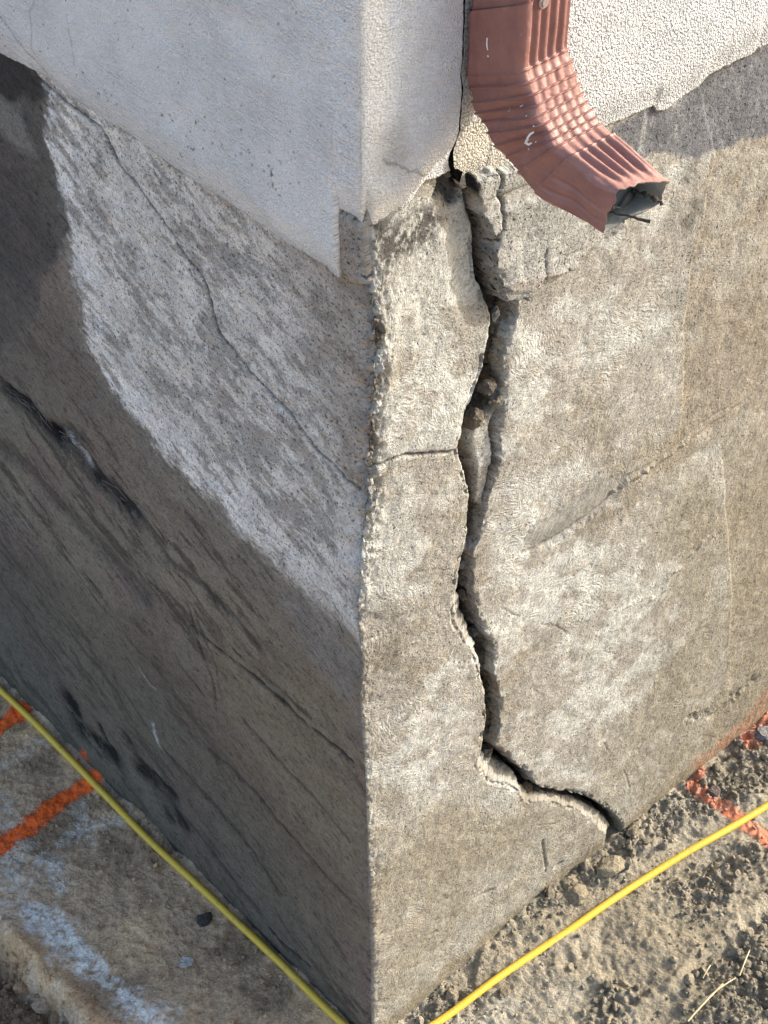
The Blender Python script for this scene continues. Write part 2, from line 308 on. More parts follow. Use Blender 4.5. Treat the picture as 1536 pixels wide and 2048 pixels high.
def concrete(s, z, slab):
    """outward relief n, albedo, control for a point of the foundation at signed distance s from the arris"""
    nse = fbm(s, z, 5, 3, 1) * .004 + fbm(s, z, 22, 4, 2) * .0022 + fbm(s, z, 90, 4, 3, .62) * .0010
    n = nse.copy(); N = len(s); left = s < 0; R = ~left
    w1 = s + fbm(s, z, 30, 4, 11) * .012 + fbm(s, z, 160, 3, 12) * .005; w2 = z + fbm(s, z, 30, 4, 13) * .012 + fbm(s, z, 160, 3, 14) * .005
    col = np.zeros((N, 3)); ctrl = np.zeros((N, 3))
    # --- right, sunlit side
    if R.any():
        S, Z = s[R], z[R]; A, B = w1[R], w2[R]
        c = np.tile(albR((184, 176, 158)), (len(S), 1)); k = np.zeros((len(S), 3)); k[:, 0] = .6; k[:, 1] = .8; k[:, 2] = .12
        big = fbm(S, Z, 7, 4, 21); st = fbm(S * .55 - Z * .6, S * .9 + Z * 1.1, 28, 5, 22, .6)
        c = mixc(c, albR((152, 138, 112)), sstep(.05, .42, big + st * 1.1) * .5)
        c = mixc(c, albR((216, 212, 196)), sstep(.0, .32, -big + st * 1.0) * .85)
        def reg(pts, soft, warp=True): return sstep(-soft, soft, poly_sd(A if warp else S, B if warp else Z, rpoly(pts)))
        # browner field at the right beyond the old patch edge
        br = .62 * reg([(1425, 300), (1400, 420), (1378, 520), (1362, 650), (1352, 860), (1290, 960), (1440, 880), (1455, 1000), (1458, 1240), (1445, 1330), (1400, 1500), (1800, 1300), (1800, 60), (1460, 290)], .004)
        c = mixc(c, albR((164, 146, 118)), br * .85); k[:, 0] *= 1 - .75 * br; k[:, 1] += .15 * br
        lr = reg([(1300, 900), (1600, 850), (1600, 1500), (1240, 1700), (1150, 1600), (1330, 1300)], .06)
        c = mixc(c, albR((160, 148, 122)), lr * .55)
        bt = reg([(735, 1600), (1000, 1560), (1260, 1640), (1500, 1400), (1600, 1500), (900, 2200), (700, 2300)], .05)
        c = mixc(c, albR((165, 154, 130)), bt * .6)
        # grey rendered band under the stucco on the right
        gb = reg([(1180, 270), (1240, 240), (1536, 80), (1700, 0), (1700, 190), (1536, 262), (1450, 300), (1400, 312), (1300, 312), (1200, 330)], .004)
        c = mixc(c, albR((138, 136, 134)), gb); k[:, 0] *= 1 - gb; k[:, 1] += .5 * gb
        dr = gb * sstep(.32, .5, fbm(S, Z * .16, 55, 3, 31)) * sstep(-.1, .3, fbm(S, Z, 14, 3, 32))
        c = mixc(c, albR((195, 192, 182)), dr * .8)
        dk = reg([(1375, 320), (1425, 315), (1405, 400), (1395, 520), (1345, 545), (1350, 470), (1330, 520), (1300, 500), (1340, 420)], .01)
        c = mixc(c, albR((92, 80, 62)), dk * sstep(-.15, .3, st) * .75)
        # coarse grey coat between the main crack and the spout
        rg = reg([(860, 330), (1040, 330), (1200, 300), (1240, 460), (1130, 525), (1060, 545), (1036, 590), (985, 592), (900, 590)], .003) * (1 if slab else 0)
        c = mixc(c, albR((196, 192, 178)), rg * .9); k[:, 0] *= 1 - .9 * rg; k[:, 1] += 1.0 * rg; prd = rg * sstep(.36, .22, S); n[R] += .0008 * rg + .013 * prd; n[R] -= (0 if slab else .007) * sstep(.045, .012, np.interp(Z, zA, uA) - S) * sstep(1.09, 1.13, Z)
        band = reg([(928, 398), (945, 385), (1040, 352), (1120, 330), (1130, 352), (1045, 385), (990, 405), (940, 425)], .002, False)
        c = mixc(c, albR((196, 190, 176)), band); k[:, 1] *= 1 - .6 * band; n[R] -= .002 * band
        lip = reg([(985, 560), (1000, 548), (1060, 533), (1120, 527), (1110, 545), (1055, 566), (1000, 572)], .002, False)
        c = mixc(c, albR((200, 188, 172)), lip * .8); n[R] += .002 * lip
        # dark lichen under the broken stucco, along the arris
        ld = reg([(733, 455), (800, 432), (868, 400), (872, 440), (850, 500), (790, 520), (742, 560)], .012)
        c = mixc(c, albR((60, 52, 50)), ld * sstep(-.35, .12, fbm(S, Z, 170, 4, 41, .7)) * .85)
        top = reg([(880, 350), (932, 340), (935, 395), (925, 410), (880, 392), (862, 395)], .004); c = mixc(c, albR((72, 66, 60)), top * .8); n[R] += top * (fbm(S, Z, 160, 3, 42) * .005 - .006); k[:, 1] += top
        ed = np.exp(-S / .017) * 1.3 * sstep(-.25, .25, fbm(S, Z, 26, 4, 43)) * sstep(zy(1080, 740), zy(930, 740), Z) * sstep(zy(560, 740), zy(700, 740), Z) 
        c = mixc(c, albR((96, 80, 60)), np.clip(ed * 1.2, 0, .85))
        e2 = np.exp(-S / .010) * sstep(zy(1120, 740), zy(1000, 740), Z) * sstep(zy(480, 740), zy(560, 740), Z)
        c = mixc(c, albR((110, 94, 72)), np.clip(e2, 0, .6) * sstep(-.3, .3, fbm(S, Z, 60, 4, 44)))
        # pale skims
        for pts, a in (([(985, 960), (1080, 930), (1190, 930), (1200, 985), (1100, 1045), (1040, 1100), (990, 1130), (970, 1040)], .7),
                       ([(1010, 620), (1180, 640), (1330, 560), (1350, 850), (1240, 920), (1200, 760), (1010, 760)], .4),
                       ([(1010, 1150), (1180, 1090), (1230, 1120), (1140, 1260), (1030, 1240)], .5),
                       ([(760, 1400), (940, 1380), (950, 1500), (1030, 1560), (1040, 1640), (880, 1600), (760, 1560)], .45),
                       ([(745, 760), (900, 700), (900, 880), (745, 920)], .4)):
            pm_ = reg(pts, .014); c = mixc(c, albR((214, 211, 198)), pm_ * a * sstep(-.5, .3, st)); k[:, 0] += 1.0 * a * pm_; k[:, 1] *= 1 - .45 * pm_ * a
        sm = reg([(1040, 1106), (1050, 1070), (1085, 1035), (1140, 1002), (1185, 975), (1222, 950), (1258, 952), (1230, 998), (1180, 1033), (1130, 1068), (1100, 1086), (1060, 1102)], .005)
        c = mixc(c, albR((156, 151, 138)), sm * .75); k[:, 1] *= 1 - .7 * sm; k[:, 0] = k[:, 0] * (1 - sm) + .5 * sm
        dg = line_d(S, Z, GROOVE); n[R] -= sm * .0035 * np.exp(-dg / .03) + .0022 * np.exp(-(dg / .0016) ** 2)
        c = mixc(c, albR((88, 80, 68)), np.exp(-(dg / .0016) ** 2) * .8)
        ds = line_d(S + (A - S) * .35, Z + (B - Z) * .35, SEAM); lump = sstep(-.1, .5, fbm(S, Z, 110, 3, 51))
        n[R] += np.exp(-(ds / .004) ** 2) * (.0003 + .0060 * lump * sstep(-.25, .1, fbm(S, Z, 30, 3, 54))) - .002 * np.exp(-((ds - .007) / .004) ** 2)
        c = mixc(c, albR((176, 160, 132)), np.exp(-(ds / .006) ** 2) * .5)
        ds2 = line_d(A, B, SEAM2); n[R] += np.exp(-(ds2 / .005) ** 2) * .003 * lump
        dh = line_d(A, B, HOLE); m = np.exp(-(dh / .010) ** 2); n[R] += m * (fbm(S, Z, 120, 3, 52) * .006 - .002); c = mixc(c, albR((100, 88, 66)), m * sstep(-.1, .4, fbm(S, Z, 90, 3, 53)) * .8)
        # patch edge: older skim stands proud
        pe = poly_sd(S + (A - S) * .25, Z + (B - Z) * .25, rpoly([(1430, 320), (1385, 520), (1368, 640), (1360, 870), (1270, 965), (300, 2600), (0, -200), (1300, -300)]))
        n[R] += .0022 * sstep(-.0015, .0015, pe) * sstep(zy(960, 1350), zy(900, 1350), Z)
        # lower proud block edge
        pe2 = poly_sd(S + (A - S) * .2, Z + (B - Z) * .2, rpoly([(1440, 880), (1452, 1050), (1462, 1180), (1455, 1290), (1400, 1400), (300, 2600), (0, 900)]))
        n[R] += .002 * sstep(-.0015, .0015, pe2) * sstep(zy(880, 1440), zy(940, 1440), Z)
        # small chips, gouges
        for (a, b, wd, dp) in [((855, 1870), (870, 1862), .004, .006), ((1112, 1735), (1122, 1728), .006, .010), ((1082, 1680), (1092, 1745), .003, .005), ((950, 1795), (985, 1780), .004, .005),
                               ((1000, 1215), (1035, 1232), .0018, .003), ((1080, 1248), (1110, 1252), .0018, .003), ((1110, 1252), (1137, 1270), .0018, .003), ((1245, 1540), (1258, 1575), .0018, .003), ((1205, 1485), (1215, 1500), .002, .003),
                               ((1075, 1650), (1108, 1646), .0015, .003), ((1060, 543), (1116, 535), .0016, .003), ((1090, 500), (1150, 492), .0014, .002), ((870, 1137), (905, 1138), .0012, .002), ((830, 1145), (870, 1137), .0012, .002), ((745, 1965), (800, 1900), .004, .003)]:
            d = line_d(S + (A - S) * .12, Z + (B - Z) * .12, rpoly([a, b])); g = np.exp(-(d / (wd * .6)) ** 2); n[R] -= dp * .5 * g; c = mixc(c, albR((130, 116, 94)), g * .5)
        for ln, wd, dp, dkn in ((CRACK_R2, .0013, .006, .95), (CRACK_R3, .0009, .003, .8), (CRACK_H, .0014, .006, .85)):
            d = line_d(S + fbm(S, Z, 130, 3, 61) * .0022, Z + fbm(S, Z, 130, 3, 62) * .0022, ln); n[R] -= dp * np.exp(-(d / wd) ** 2); c = mixc(c, albR((40, 34, 28)), np.exp(-(d / (wd * .9)) ** 2) * dkn)
        vc = sstep(.010, .004, np.abs(S - np.interp(Z, zB, uB))) * sstep(1.27, 1.285, Z); c = mixc(c, albR((34, 30, 26)), vc)  # concrete behind the stucco crack painted dark so the gap reads shaded
        basez = GZ + .02 + fbm(S, Z, 25, 3, 71) * .02; c = mixc(c, albR((150, 134, 104)), sstep(.035, 0, Z - basez) * .7)
        # thrown orange mist at the foot
        om = reg([(1500, 1420), (1560, 1330), (1600, 1330), (1600, 1460), (1480, 1500), (1380, 1570), (1385, 1520), (1430, 1490)], .012) * sstep(-.2, .5, fbm(S, Z, 200, 3, 72) + .2)
        c = mixc(c, albR((214, 130, 90)), om * .45)
        col[R] = c; ctrl[R] = k
    if left.any():
        S, Z = s[left], z[left]; A, B = w1[left], w2[left]
        def reg(pts, soft, warp=True): return sstep(-soft, soft, poly_sd(A if warp else S, B if warp else Z, lpoly(pts)))
        c = np.tile(albL((98, 93, 86)), (len(S), 1)); k = np.zeros((len(S), 3)); k[:, 0] = .12; k[:, 1] = .55; k[:, 2] = .75
        # streak fields run along the boards, dropping to the left
        q1 = S * .91 - Z * .41; q2 = S * .41 + Z * .91
        st = fbm(q1 * .22, q2, 80, 5, 101, .75); st2 = fbm(q1 * .18, q2, 26, 5, 102, .65); big = fbm(S, Z, 6, 4, 103)
        c = mixc(c, albL((112, 106, 94)), sstep(-.1, .45, big) * .55)
        c = mixc(c, albL((98, 84, 82)), sstep(0, .4, fbm(S, Z, 8, 3, 104)) * .5)
        gr = reg([(400, 1260), (720, 1330), (745, 1900), (560, 1700), (430, 1500)], .05); c = mixc(c, albL((102, 94, 82)), gr * .7)
        c = mixc(c, albL((50, 46, 42)), sstep(.08, .30, st * .7 + st2 * .6) * .72 * (1 - .7 * gr))
        lo = reg([(-100, 1000), (300, 1250), (700, 1800), (700, 2300), (-100, 1500)], .06); c = mixc(c, albL((74, 69, 61)), lo * .5)
        lpts = [(60, 120), (95, 180), (100, 300), (130, 400), (145, 500), (158, 600), (172, 690), (215, 765), (268, 835), (310, 890), (390, 965), (450, 1020), (500, 1075), (560, 1130), (620, 1190), (690, 1245), (760, 1320), (800, 900), (800, 300)]
        sdl = poly_sd(A, B, lpoly(lpts)) + fbm(q1 * .45, q2, 110, 5, 107, .85) * .024; wl_ = .007 + .016 * sstep(-.40, -.08, S); lp = sstep(-wl_, wl_, sdl)
        lc = np.tile(albL((172, 171, 169)), (len(S), 1)); mot = fbm(q1 * .36, q2, 95, 5, 105, .8); mot2 = fbm(S, Z, 20, 4, 106)
        lc = mixc(lc, albL((194, 195, 196)), np.clip(sstep(.09, .01, sdl) * sstep(-.5, .1, -mot), 0, 1) * .75 * sstep(-.05, -.22, S))
        lc = mixc(lc, albL((118, 116, 113)), sstep(-.04, .24, mot + mot2 * .45 + sstep(.05, .16, sdl) * .12) * .75)
        nearc = reg([(560, 480), (760, 480), (760, 1000), (690, 1000), (640, 800)], .04); lc = mixc(lc, albL((112, 108, 102)), nearc * .6)
        c = mixc(c, albL((116, 113, 108)), sstep(-.075, 0, sdl) * .55)
        c = c * (1 - lp[:, None]) + lc * lp[:, None]; k[:, 2] = k[:, 2] * (1 - lp) + .30 * lp; k[:, 1] += .5 * lp; n[left] += .0005 * lp
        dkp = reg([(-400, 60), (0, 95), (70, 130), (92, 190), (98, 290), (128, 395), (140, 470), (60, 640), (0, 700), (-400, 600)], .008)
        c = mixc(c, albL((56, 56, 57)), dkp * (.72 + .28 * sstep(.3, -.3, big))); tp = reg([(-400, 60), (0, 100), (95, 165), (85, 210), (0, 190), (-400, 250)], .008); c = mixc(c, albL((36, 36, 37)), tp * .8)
        lt = reg([(-10, 190), (40, 215), (70, 300), (30, 290), (-20, 240)], .012); c = mixc(c, albL((118, 118, 116)), lt * .5)
        dk2 = reg([(-100, 560), (140, 600), (170, 720), (260, 850), (0, 760), (-100, 740)], .04); c = mixc(c, albL((84, 80, 76)), dk2 * .6)
        # board seam with torn fibres
        for pts, wd, dp, colr, a in (([(-60, 710), (0, 765), (50, 805), (100, 860)], .009, .007, (50, 40, 34), .8), ([(110, 870), (150, 888), (190, 950), (225, 985), (262, 1020)], .019, .011, (34, 33, 34), .9),
                                     ([(20, 790), (60, 825), (105, 875)], .014, .008, (24, 22, 22), .9), ([(262, 1020), (300, 1060), (340, 1120), (420, 1180), (520, 1290)], .008, .003, (52, 48, 45), .6), ([(0, 890), (60, 930), (130, 1010), (200, 1090), (290, 1190)], .02, .003, (60, 56, 54), .6),
                                     ([(385, 1255), (430, 1290), (480, 1330), (540, 1380), (600, 1440), (660, 1490), (705, 1525)], .0035, .004, (44, 38, 36), .9), ([(470, 1300), (560, 1380), (620, 1440)], .003, .002, (50, 42, 40), .7),
                                     ([(378, 1210), (400, 1290), (425, 1370), (428, 1420)], .003, .003, (58, 46, 44), .7), ([(395, 1230), (432, 1330), (440, 1400)], .002, .002, (58, 46, 44), .5),
                                     ([(140, 1400), (160, 1460), (200, 1490), (225, 1510)], .022, .008, (24, 23, 23), .95), ([(200, 1450), (225, 1500)], .006, .004, (28, 27, 27), .9), ([(280, 1545), (320, 1560), (340, 1590)], .017, .007, (26, 25, 25), .9), ([(250, 1470), (290, 1540), (340, 1640)], .012, .004, (40, 38, 37), .8), ([(350, 1630), (368, 1655)], .013, .006, (26, 25, 25), .9),
                                     ([(330, 1500), (420, 1600), (500, 1700), (560, 1790)], .006, .003, (52, 46, 44), .6), ([(420, 1500), (520, 1600), (620, 1720), (700, 1800)], .004, .003, (52, 44, 44), .6), ([(480, 1440), (600, 1570), (700, 1680)], .004, .002, (56, 48, 48), .55),
                                     ([(540, 1860), (580, 1900), (620, 1930)], .004, .004, (32, 30, 30), .9), ([(300, 1560), (420, 1700), (520, 1830)], .008, .003, (50, 46, 44), .6)):
            d = line_d(S + (A - S) * .5, Z + (B - Z) * .5, lpoly(pts)); brk = sstep(-.65, -.1, fbm(q1 * .3, q2, 90, 4, 110 + int(wd * 1e4))); g = np.exp(-(d / wd) ** 2) * brk
            n[left] -= dp * g * .8; c = mixc(c, albL(colr) * .75, np.clip(g * 1.25, 0, 1) * a)
        for pts, wd in (([(146, 885), (160, 905), (170, 925)], .006), ([(285, 1335), (300, 1365), (308, 1375)], .0015), ([(308, 1450), (318, 1490)], .004)):
            d = line_d(A, B, lpoly(pts)); c = mixc(c, albL((165, 165, 168)), np.exp(-(d / wd) ** 2) * .7)
        d = line_d(S + fbm(S, Z, 120, 3, 63) * .002, Z + fbm(S, Z, 120, 3, 64) * .002, CRACK_L); n[left] -= .003 * np.exp(-(d / .0016) ** 2); c = mixc(c, albL((38, 36, 34)), np.exp(-(d / .0019) ** 2) * .95)
        cn = np.exp(S / .018) * sstep(zy(1150, 740), zy(1000, 740), Z) * sstep(zy(440, 740), zy(600, 740), Z); c = mixc(c, albL((94, 84, 72)), np.clip(cn, 0, 1) * .6)
        hd = reg([(560, 1180), (640, 1240), (720, 1320), (725, 1440), (620, 1330)], .02); c = mixc(c, albL((108, 108, 108)), hd * .5)
        om = reg([(150, 1505), (170, 1500), (186, 1540), (196, 1575), (160, 1560)], .004) ; c = mixc(c, albL((236, 88, 40)), om * sstep(-.5, .2, fbm(S, Z, 160, 3, 73)) * .95)
        sc_ = reg([(662, 422), (760, 440), (760, 560), (700, 572), (660, 566)], .003); n[left] += .008 * sc_ * sstep(zy(600, 740), zy(540, 740), Z); c = mixc(c, albL((128, 124, 118)), sc_ * .8); k[:, 1] += .5 * sc_
        gsp = sstep(.05, 0, Z - GZ - fbm(S, Z, 20, 3, 74) * .02); c = mixc(c, albL((66, 60, 52)), gsp * .6)
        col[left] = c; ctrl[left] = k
    # brittle chips along both lips of the main crack
    if R.any():
        S, Z = s[R], z[R]; de = (S - np.interp(Z, zD, uD)) if slab else (np.interp(Z, zA, uA) - S)
        chip = sstep(.0, .22, fbm(S, Z, 95, 3, 91, .6) + .25 * fbm(S, Z, 30, 2, 92)) * sstep(zy(200), zy(420), Z) ** 0
        n[R] -= .0045 * chip * sstep(.0065, .0005, np.abs(de) + fbm(S, Z, 200, 2, 93) * .002) * (de > -.001)
    # crumbling arris
    cr = np.exp(-(s / .010) ** 2); zt = sstep(zy(1300, 740), zy(1000, 740), z) * sstep(zy(480, 740), zy(640, 740), z)
    lump = fbm(s, z, 190, 4, 81, .7)
    n += cr * (lump * (.0035 + .009 * zt) - .003 * zt)
    n += np.exp(-(s / .022) ** 2) * (zt * .8 + .2) * fbm(s, z, 70, 4, 82) * .010
    return n, np.clip(col, .01, .9), ctrl

house = empty('house_corner', (0, 0, GZ))
tag(house, 'white stucco house corner on a cracked, stained concrete foundation', 'building')
def wall_grid(name, Sg, Ng, Zg, label=None, extra=None, mat=None, slab=False):
    nr, nc = Sg.shape; s, n0, z = Sg.ravel(), Ng.ravel(), Zg.ravel()
    n, c, k = concrete(s, z, slab)
    deep = np.clip((-n0 - .008) / .01, 0, 1); n = n0 + n * (1 - .3 * deep) + deep * (fbm(n0 * 1.0 + s, z, 110, 4, 5, .6) * .010)
    s2 = s + deep * fbm(n0 + .3, z, 100, 4, 6, .6) * .007 * (n0 < -.012)
    c = mixc(c, albR((128, 114, 92)), deep * .8); k[:, 0] *= 1 - deep; k[:, 1] += deep * .6  # crack flanks tinted darker with depth, adding shade to the recess
    if extra: n, c, k = extra(s, z, n, c, k)
    P = add_corner(wpos(s2, n, z), s, z)
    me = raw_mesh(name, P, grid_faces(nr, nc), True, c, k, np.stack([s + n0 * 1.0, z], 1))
    # parts are placed under the house empty, which stands at GZ
    o = link(name, me, mat or M_CON, house); o.location = (0, 0, -GZ)
    if label: o['label'] = label
    return o
# left block: left wall + strip up to the crack + its broken flank
cl = -grade((0, .06, .0014), (.06, .98, .0021), (.98, 3.0, .15))[::-1]
tt = np.linspace(0, 1, 190)[1:]; t2 = np.linspace(0, 1, 9)[1:]
nr = len(ZR)
Sg = np.concatenate([np.tile(cl, (nr, 1)), fA[:, None] * tt[None], fA[:, None] + (fB - fA)[:, None] * t2[None], np.repeat(fB[:, None], 10, 1)], 1)
nB = -(.42 * (fB - fA) + .0008) - np.minimum((fB - fA) * .25, .003) * (1 + 2 * fbm(ZR, ZR * 0, 120, 3, 29))
Ng = np.concatenate([np.zeros((nr, len(cl) + len(tt))), nB[:, None] * (t2[None] ** .8), nB[:, None] + (-.16 - nB)[:, None] * (np.linspace(0, 1, 11)[1:][None] ** 1.7)], 1)
Zg = np.repeat(ZR[:, None], Sg.shape[1], 1)
wall_grid('foundation_corner', Sg, Ng, Zg, 'grey shaded concrete face and the sunlit strip left of the crack')
# right slab
w = grade((0, .80, .0020), (.80, 3.0, .15))
t3 = np.linspace(0, 1, 16); nside = 10
nC = -(.9 * (fD - fB) + .004)
prof = nC[:, None] * (1 - t3[None] ** 1.3)
sl = np.where(t3[None] < .42, -.045 + (.038) * sstep(0, .42, t3)[None], -.007 + 0 * t3[None]); sl[:, -1] = 0; sl[:, -2] = -.018; sl[:, -3] = -.010
prof = prof * (1 - slabw[:, None]) + sl * slabw[:, None]
side_t = np.linspace(0, 1, nside + 1)[:-1]
Sg = np.concatenate([np.repeat(fC[:, None], nside, 1), fC[:, None] + (fD - fC)[:, None] * t3[None], fD[:, None] + w[None, 1:]], 1)
Ng = np.concatenate([(-.16 + (prof[:, :1] + .16) * side_t[None] ** .6), prof, np.zeros((nr, len(w) - 1))], 1)
Zg = np.repeat(ZR[:, None], Sg.shape[1], 1)
wall_grid('foundation_wall', Sg, Ng, Zg, 'sunlit trowelled concrete face right of the crack', slab=True)

# ------------------------------------------------------------------ stucco coats
TL, TR = .014, .013
BL_PX = [(-300, -60), (-100, 50), (0, 115), (35, 132), (80, 155), (120, 190), (160, 215), (205, 248), (245, 270), (290, 305), (330, 335), (370, 362), (420, 392), (470, 425), (520, 460), (560, 490), (600, 515), (640, 540), (665, 560)]
bl = [onLs(p, TL) for p in BL_PX] + [onLs((663, 563), TL)]
bl += [onLs((664, 540), TL), onLs((665, 425), TL)] 
bl_s = [p[0] for p in bl]; bl_z = [p[1] for p in bl]
sR = [onR(p, TR) for p in [(735, 450), (745, 458), (765, 455), (790, 440), (815, 425), (845, 405), (865, 372), (885, 357), (905, 350), (916, 345)]]
sA = np.array([bl[i] for i in range(len(BL_PX))]); e1 = onLs((663, 563), TL); e2 = onLs((666, 424), TL)
cs = [(e1[0] + .0005, e1[1] - .001), (e1[0] + .0015, e2[1]), (-.012, e2[1] + .002), (-.002, e2[1] - .003), (.004, sR[0][1] + .012)]
allp = np.array(sorted([tuple(p) for p in sA] + cs + [tuple(p) for p in sR])); 
def zbot_corner(s): return np.interp(s, allp[:, 0], allp[:, 1]) + .0020 * fbm(s, s * 0, 120, 5, 201, .68)
def stucco_grid(name, Sc, zb, Tf, tintf, label, edge_fn=None):
    nc = len(Sc); zt = grade((0, .36, .002), (.36, 1.75, .14)); zt = zt; nlip = 5
    rows = []
    S0 = np.tile(Sc, (nlip + len(zt), 1)); Z0 = np.zeros_like(S0); T0 = np.zeros_like(S0)
    for i in range(nlip):                       # broken lower edge, from the wall outwards
        f = i / nlip; Z0[i] = zb + .0012 * (1 - f) ; T0[i] = f ** .6
    for j, t in enumerate(zt): Z0[nlip + j] = zb * (1 - min(t / .36, 1)) + (1.25) * min(t / .36, 1) + t; T0[nlip + j] = 1
    if edge_fn is not None: S0 = edge_fn(S0, Z0, Sc)
    s, z, t = S0.ravel(), Z0.ravel(), T0.ravel()
    relief = fbm(s, z, 9, 3, 211) * .0022 + fbm(s, z, 45, 3, 212) * .0008
    c, k = tintf(s, z, t)
    thick = Tf(s, z)
    thin = .5 + .5 * sstep(0, .035, z - np.interp(s, Sc, zb)); tk = (thick * thin + .004 + relief) * t - .004
    rr_ = np.exp(-np.abs(s) / .004) * .0035 * t
    sl_, sr_ = np.maximum(-s, 0), np.maximum(s, 0); ff = np.clip(1 - np.abs(s) / .03, 0, 1)
    tl_ = tk if True else 0
    q_ = np.where(s < 0, sl_ - tk * ff, sr_ - tk * ff)
    P = np.where((s < 0)[:, None], eL[None] * q_[:, None] + nL[None] * tk[:, None], eR[None] * q_[:, None] + nR[None] * tk[:, None]) - rr_[:, None] * (nL + nR)[None]
    P[:, 2] = z
    me = raw_mesh(name, P, grid_faces(S0.shape[0], nc), True, c, k, np.stack([s, z], 1))
    o = link(name, me, M_STU, house); o.location = (0, 0, -GZ); o['label'] = label; return o
def soft_hair(s, z, ln, wd): return np.exp(-(line_d(s + fbm(s, z, 120, 3, 63) * .002, z + fbm(s, z, 120, 3, 64) * .002, ln) / wd) ** 2)
E_LS = .50
def tint_corner(s, z, t):
    N = len(s); L = s < 0; c = np.tile(np.array([.85, .87, .875]), (N, 1)); k = np.zeros((N, 3)); k[:, 0] = 3.0; k[:, 2] = np.where(L, 3.6, .1)
    rr = sstep(-.004, .004, s); c = mixc(c, np.array([.82, .84, .855]), rr)
    st = sstep(-.006, -.001, s) * sstep(.030, .018, s + fbm(s, z, 30, 3, 221) * .008); c = mixc(c, np.array([.84, .84, .80]), st); k[:, 1] = .35 * st; k[:, 0] = 3.0 - .8 * st
    bare = sstep(-.014, .014, poly_sd(s, z, [onR(p, TR) for p in [(770, 260), (800, 240), (820, 300), (810, 350), (770, 340)]])); c = mixc(c, np.array([.54, .52, .48]), bare * .7)
    k[:, 1] = np.maximum(k[:, 1], bare * .3)
    hair = soft_hair(s, z, [onR(p, TR) for p in [(775, 315), (785, 325), (800, 332), (818, 345), (835, 343), (848, 352), (866, 358)]], .0009)
    for ln in ([(0, 30), (25, 62), (52, 105), (72, 135), (85, 152)], [(72, 0), (62, 25), (66, 60), (64, 95), (80, 140)], [(135, 30), (142, 80), (150, 130)], [(205, 220), (218, 270)]): hair = np.maximum(hair, soft_hair(s, z, [onLs(p, TL) for p in ln], .0009) * (1 if ln[0][0] < 10 else .45))
    c = mixc(c, np.array([.12, .11, .10]), hair * .75)
    # spatter of mud: small dark flecks thrown over the left face
    fl = sstep(.56, .64, fbm(s, z, 190, 2, 231)) * sstep(-.035, .02, poly_sd(s, z, [onLs(p, TL) for p in [(250, 120), (300, 130), (640, 400), (620, 520), (500, 440), (330, 300), (200, 200)]])) * sstep(-.1, .35, fbm(s, z, 22, 3, 232))
    fl2 = sstep(.74, .8, fbm(s, z, 210, 2, 233)) * L; c = mixc(c, np.array([.05, .045, .04]), np.clip(fl + fl2 * .8, 0, 1) * .9)
    edge = sstep(.014, .002, z - zbot_corner(s)); c = mixc(c, np.array([.47, .45, .42]), edge * .45 * (.5 + .5 * sstep(-.3, .3, fbm(s, z, 40, 3, 234))))
    lipm = sstep(.9, .3, t); c = mixc(c, np.array([.36, .34, .30]), lipm)
    return np.clip(c, .02, .88), k
def thick_corner(s, z):
    sh = np.interp(z, [1.2, 1.28, 1.4, 1.7], [0, .002, .004, .004])
    return TR + (TL - TR) * sstep(.01, -.05, s) + fbm(s, z, 14, 3, 240) * .0012
scol = np.concatenate([-grade((0, .05, .0015), (.05, .66, .002), (.66, 3.0, .15))[::-1], np.linspace(0, .125, 75)[1:]])
zb = zbot_corner(scol)
zS, uS = curve([(929, -40), (927, 60), (924, 130), (921, 155), (925, 180), (923, 205), (920, 240), (919, 262), (909, 292), (904, 310), (904, 325), (908, 338), (912, 346)], TR)
def edge_corner(S0, Z0, Sc):
    ue = np.interp(Z0, zS, uS) + .0008 * fbm(Z0, Z0 * 0, 150, 3, 205); f = np.clip(S0 / .125, 0, 1); return np.where(S0 > 0, S0 + (ue - .125) * f ** 1.5, S0)
stucco_grid('stucco_coat', scol, zb, thick_corner, tint_corner, 'bluish white painted stucco wrapping the corner left of the crack', edge_corner)
# right coat
RB_PX = [(912, 346), (934, 348), (931, 372), (929, 390), (950, 380), (975, 370), (1000, 362), (1035, 347), (1100, 320), (1170, 285), (1235, 252), (1265, 240), (1300, 225), (1318, 217), (1326, 227), (1340, 226), (1362, 212), (1390, 192), (1405, 182), (1425, 160), (1455, 142), (1480, 128), (1510, 115), (1536, 95), (1600, 60), (1800, -60)]
rb = np.array([onR(p, TR) for p in RB_PX]); rb[0, 1] -= 0; rb = rb[np.argsort(rb[:, 0])]
def zbot_right(s): return np.interp(s, rb[:, 0], rb[:, 1]) + .0030 * fbm(s, s * 0, 110, 5, 202, .68)
def tint_right(s, z, t):
    c = np.tile(np.array([.47, .485, .49]), (len(s), 1)); k = np.zeros((len(s), 3)); k[:, 0] = .25; k[:, 1] = 1.0
    raw = sstep(.215, .205, s + fbm(s, z, 30, 3, 251) * .006) * sstep(1.36, 1.34, z); c = mixc(c, np.array([.46, .44, .39]), raw)
    hair = soft_hair(s, z, [onR(p, TR) for p in [(990, 260), (986, 300), (984, 325), (980, 345), (968, 368)]], .0011); c = mixc(c, np.array([.08, .07, .06]), hair * .9)
    lipm = sstep(.9, .3, t); c = mixc(c, np.array([.34, .33, .30]), lipm)
    edge = sstep(.008, .001, z - zbot_right(s)); c = mixc(c, np.array([.5, .48, .44]), edge * .4)
    return np.clip(c, .02, .85), k
srt = .1 + grade((0, .55, .002), (.55, 2.9, .15))
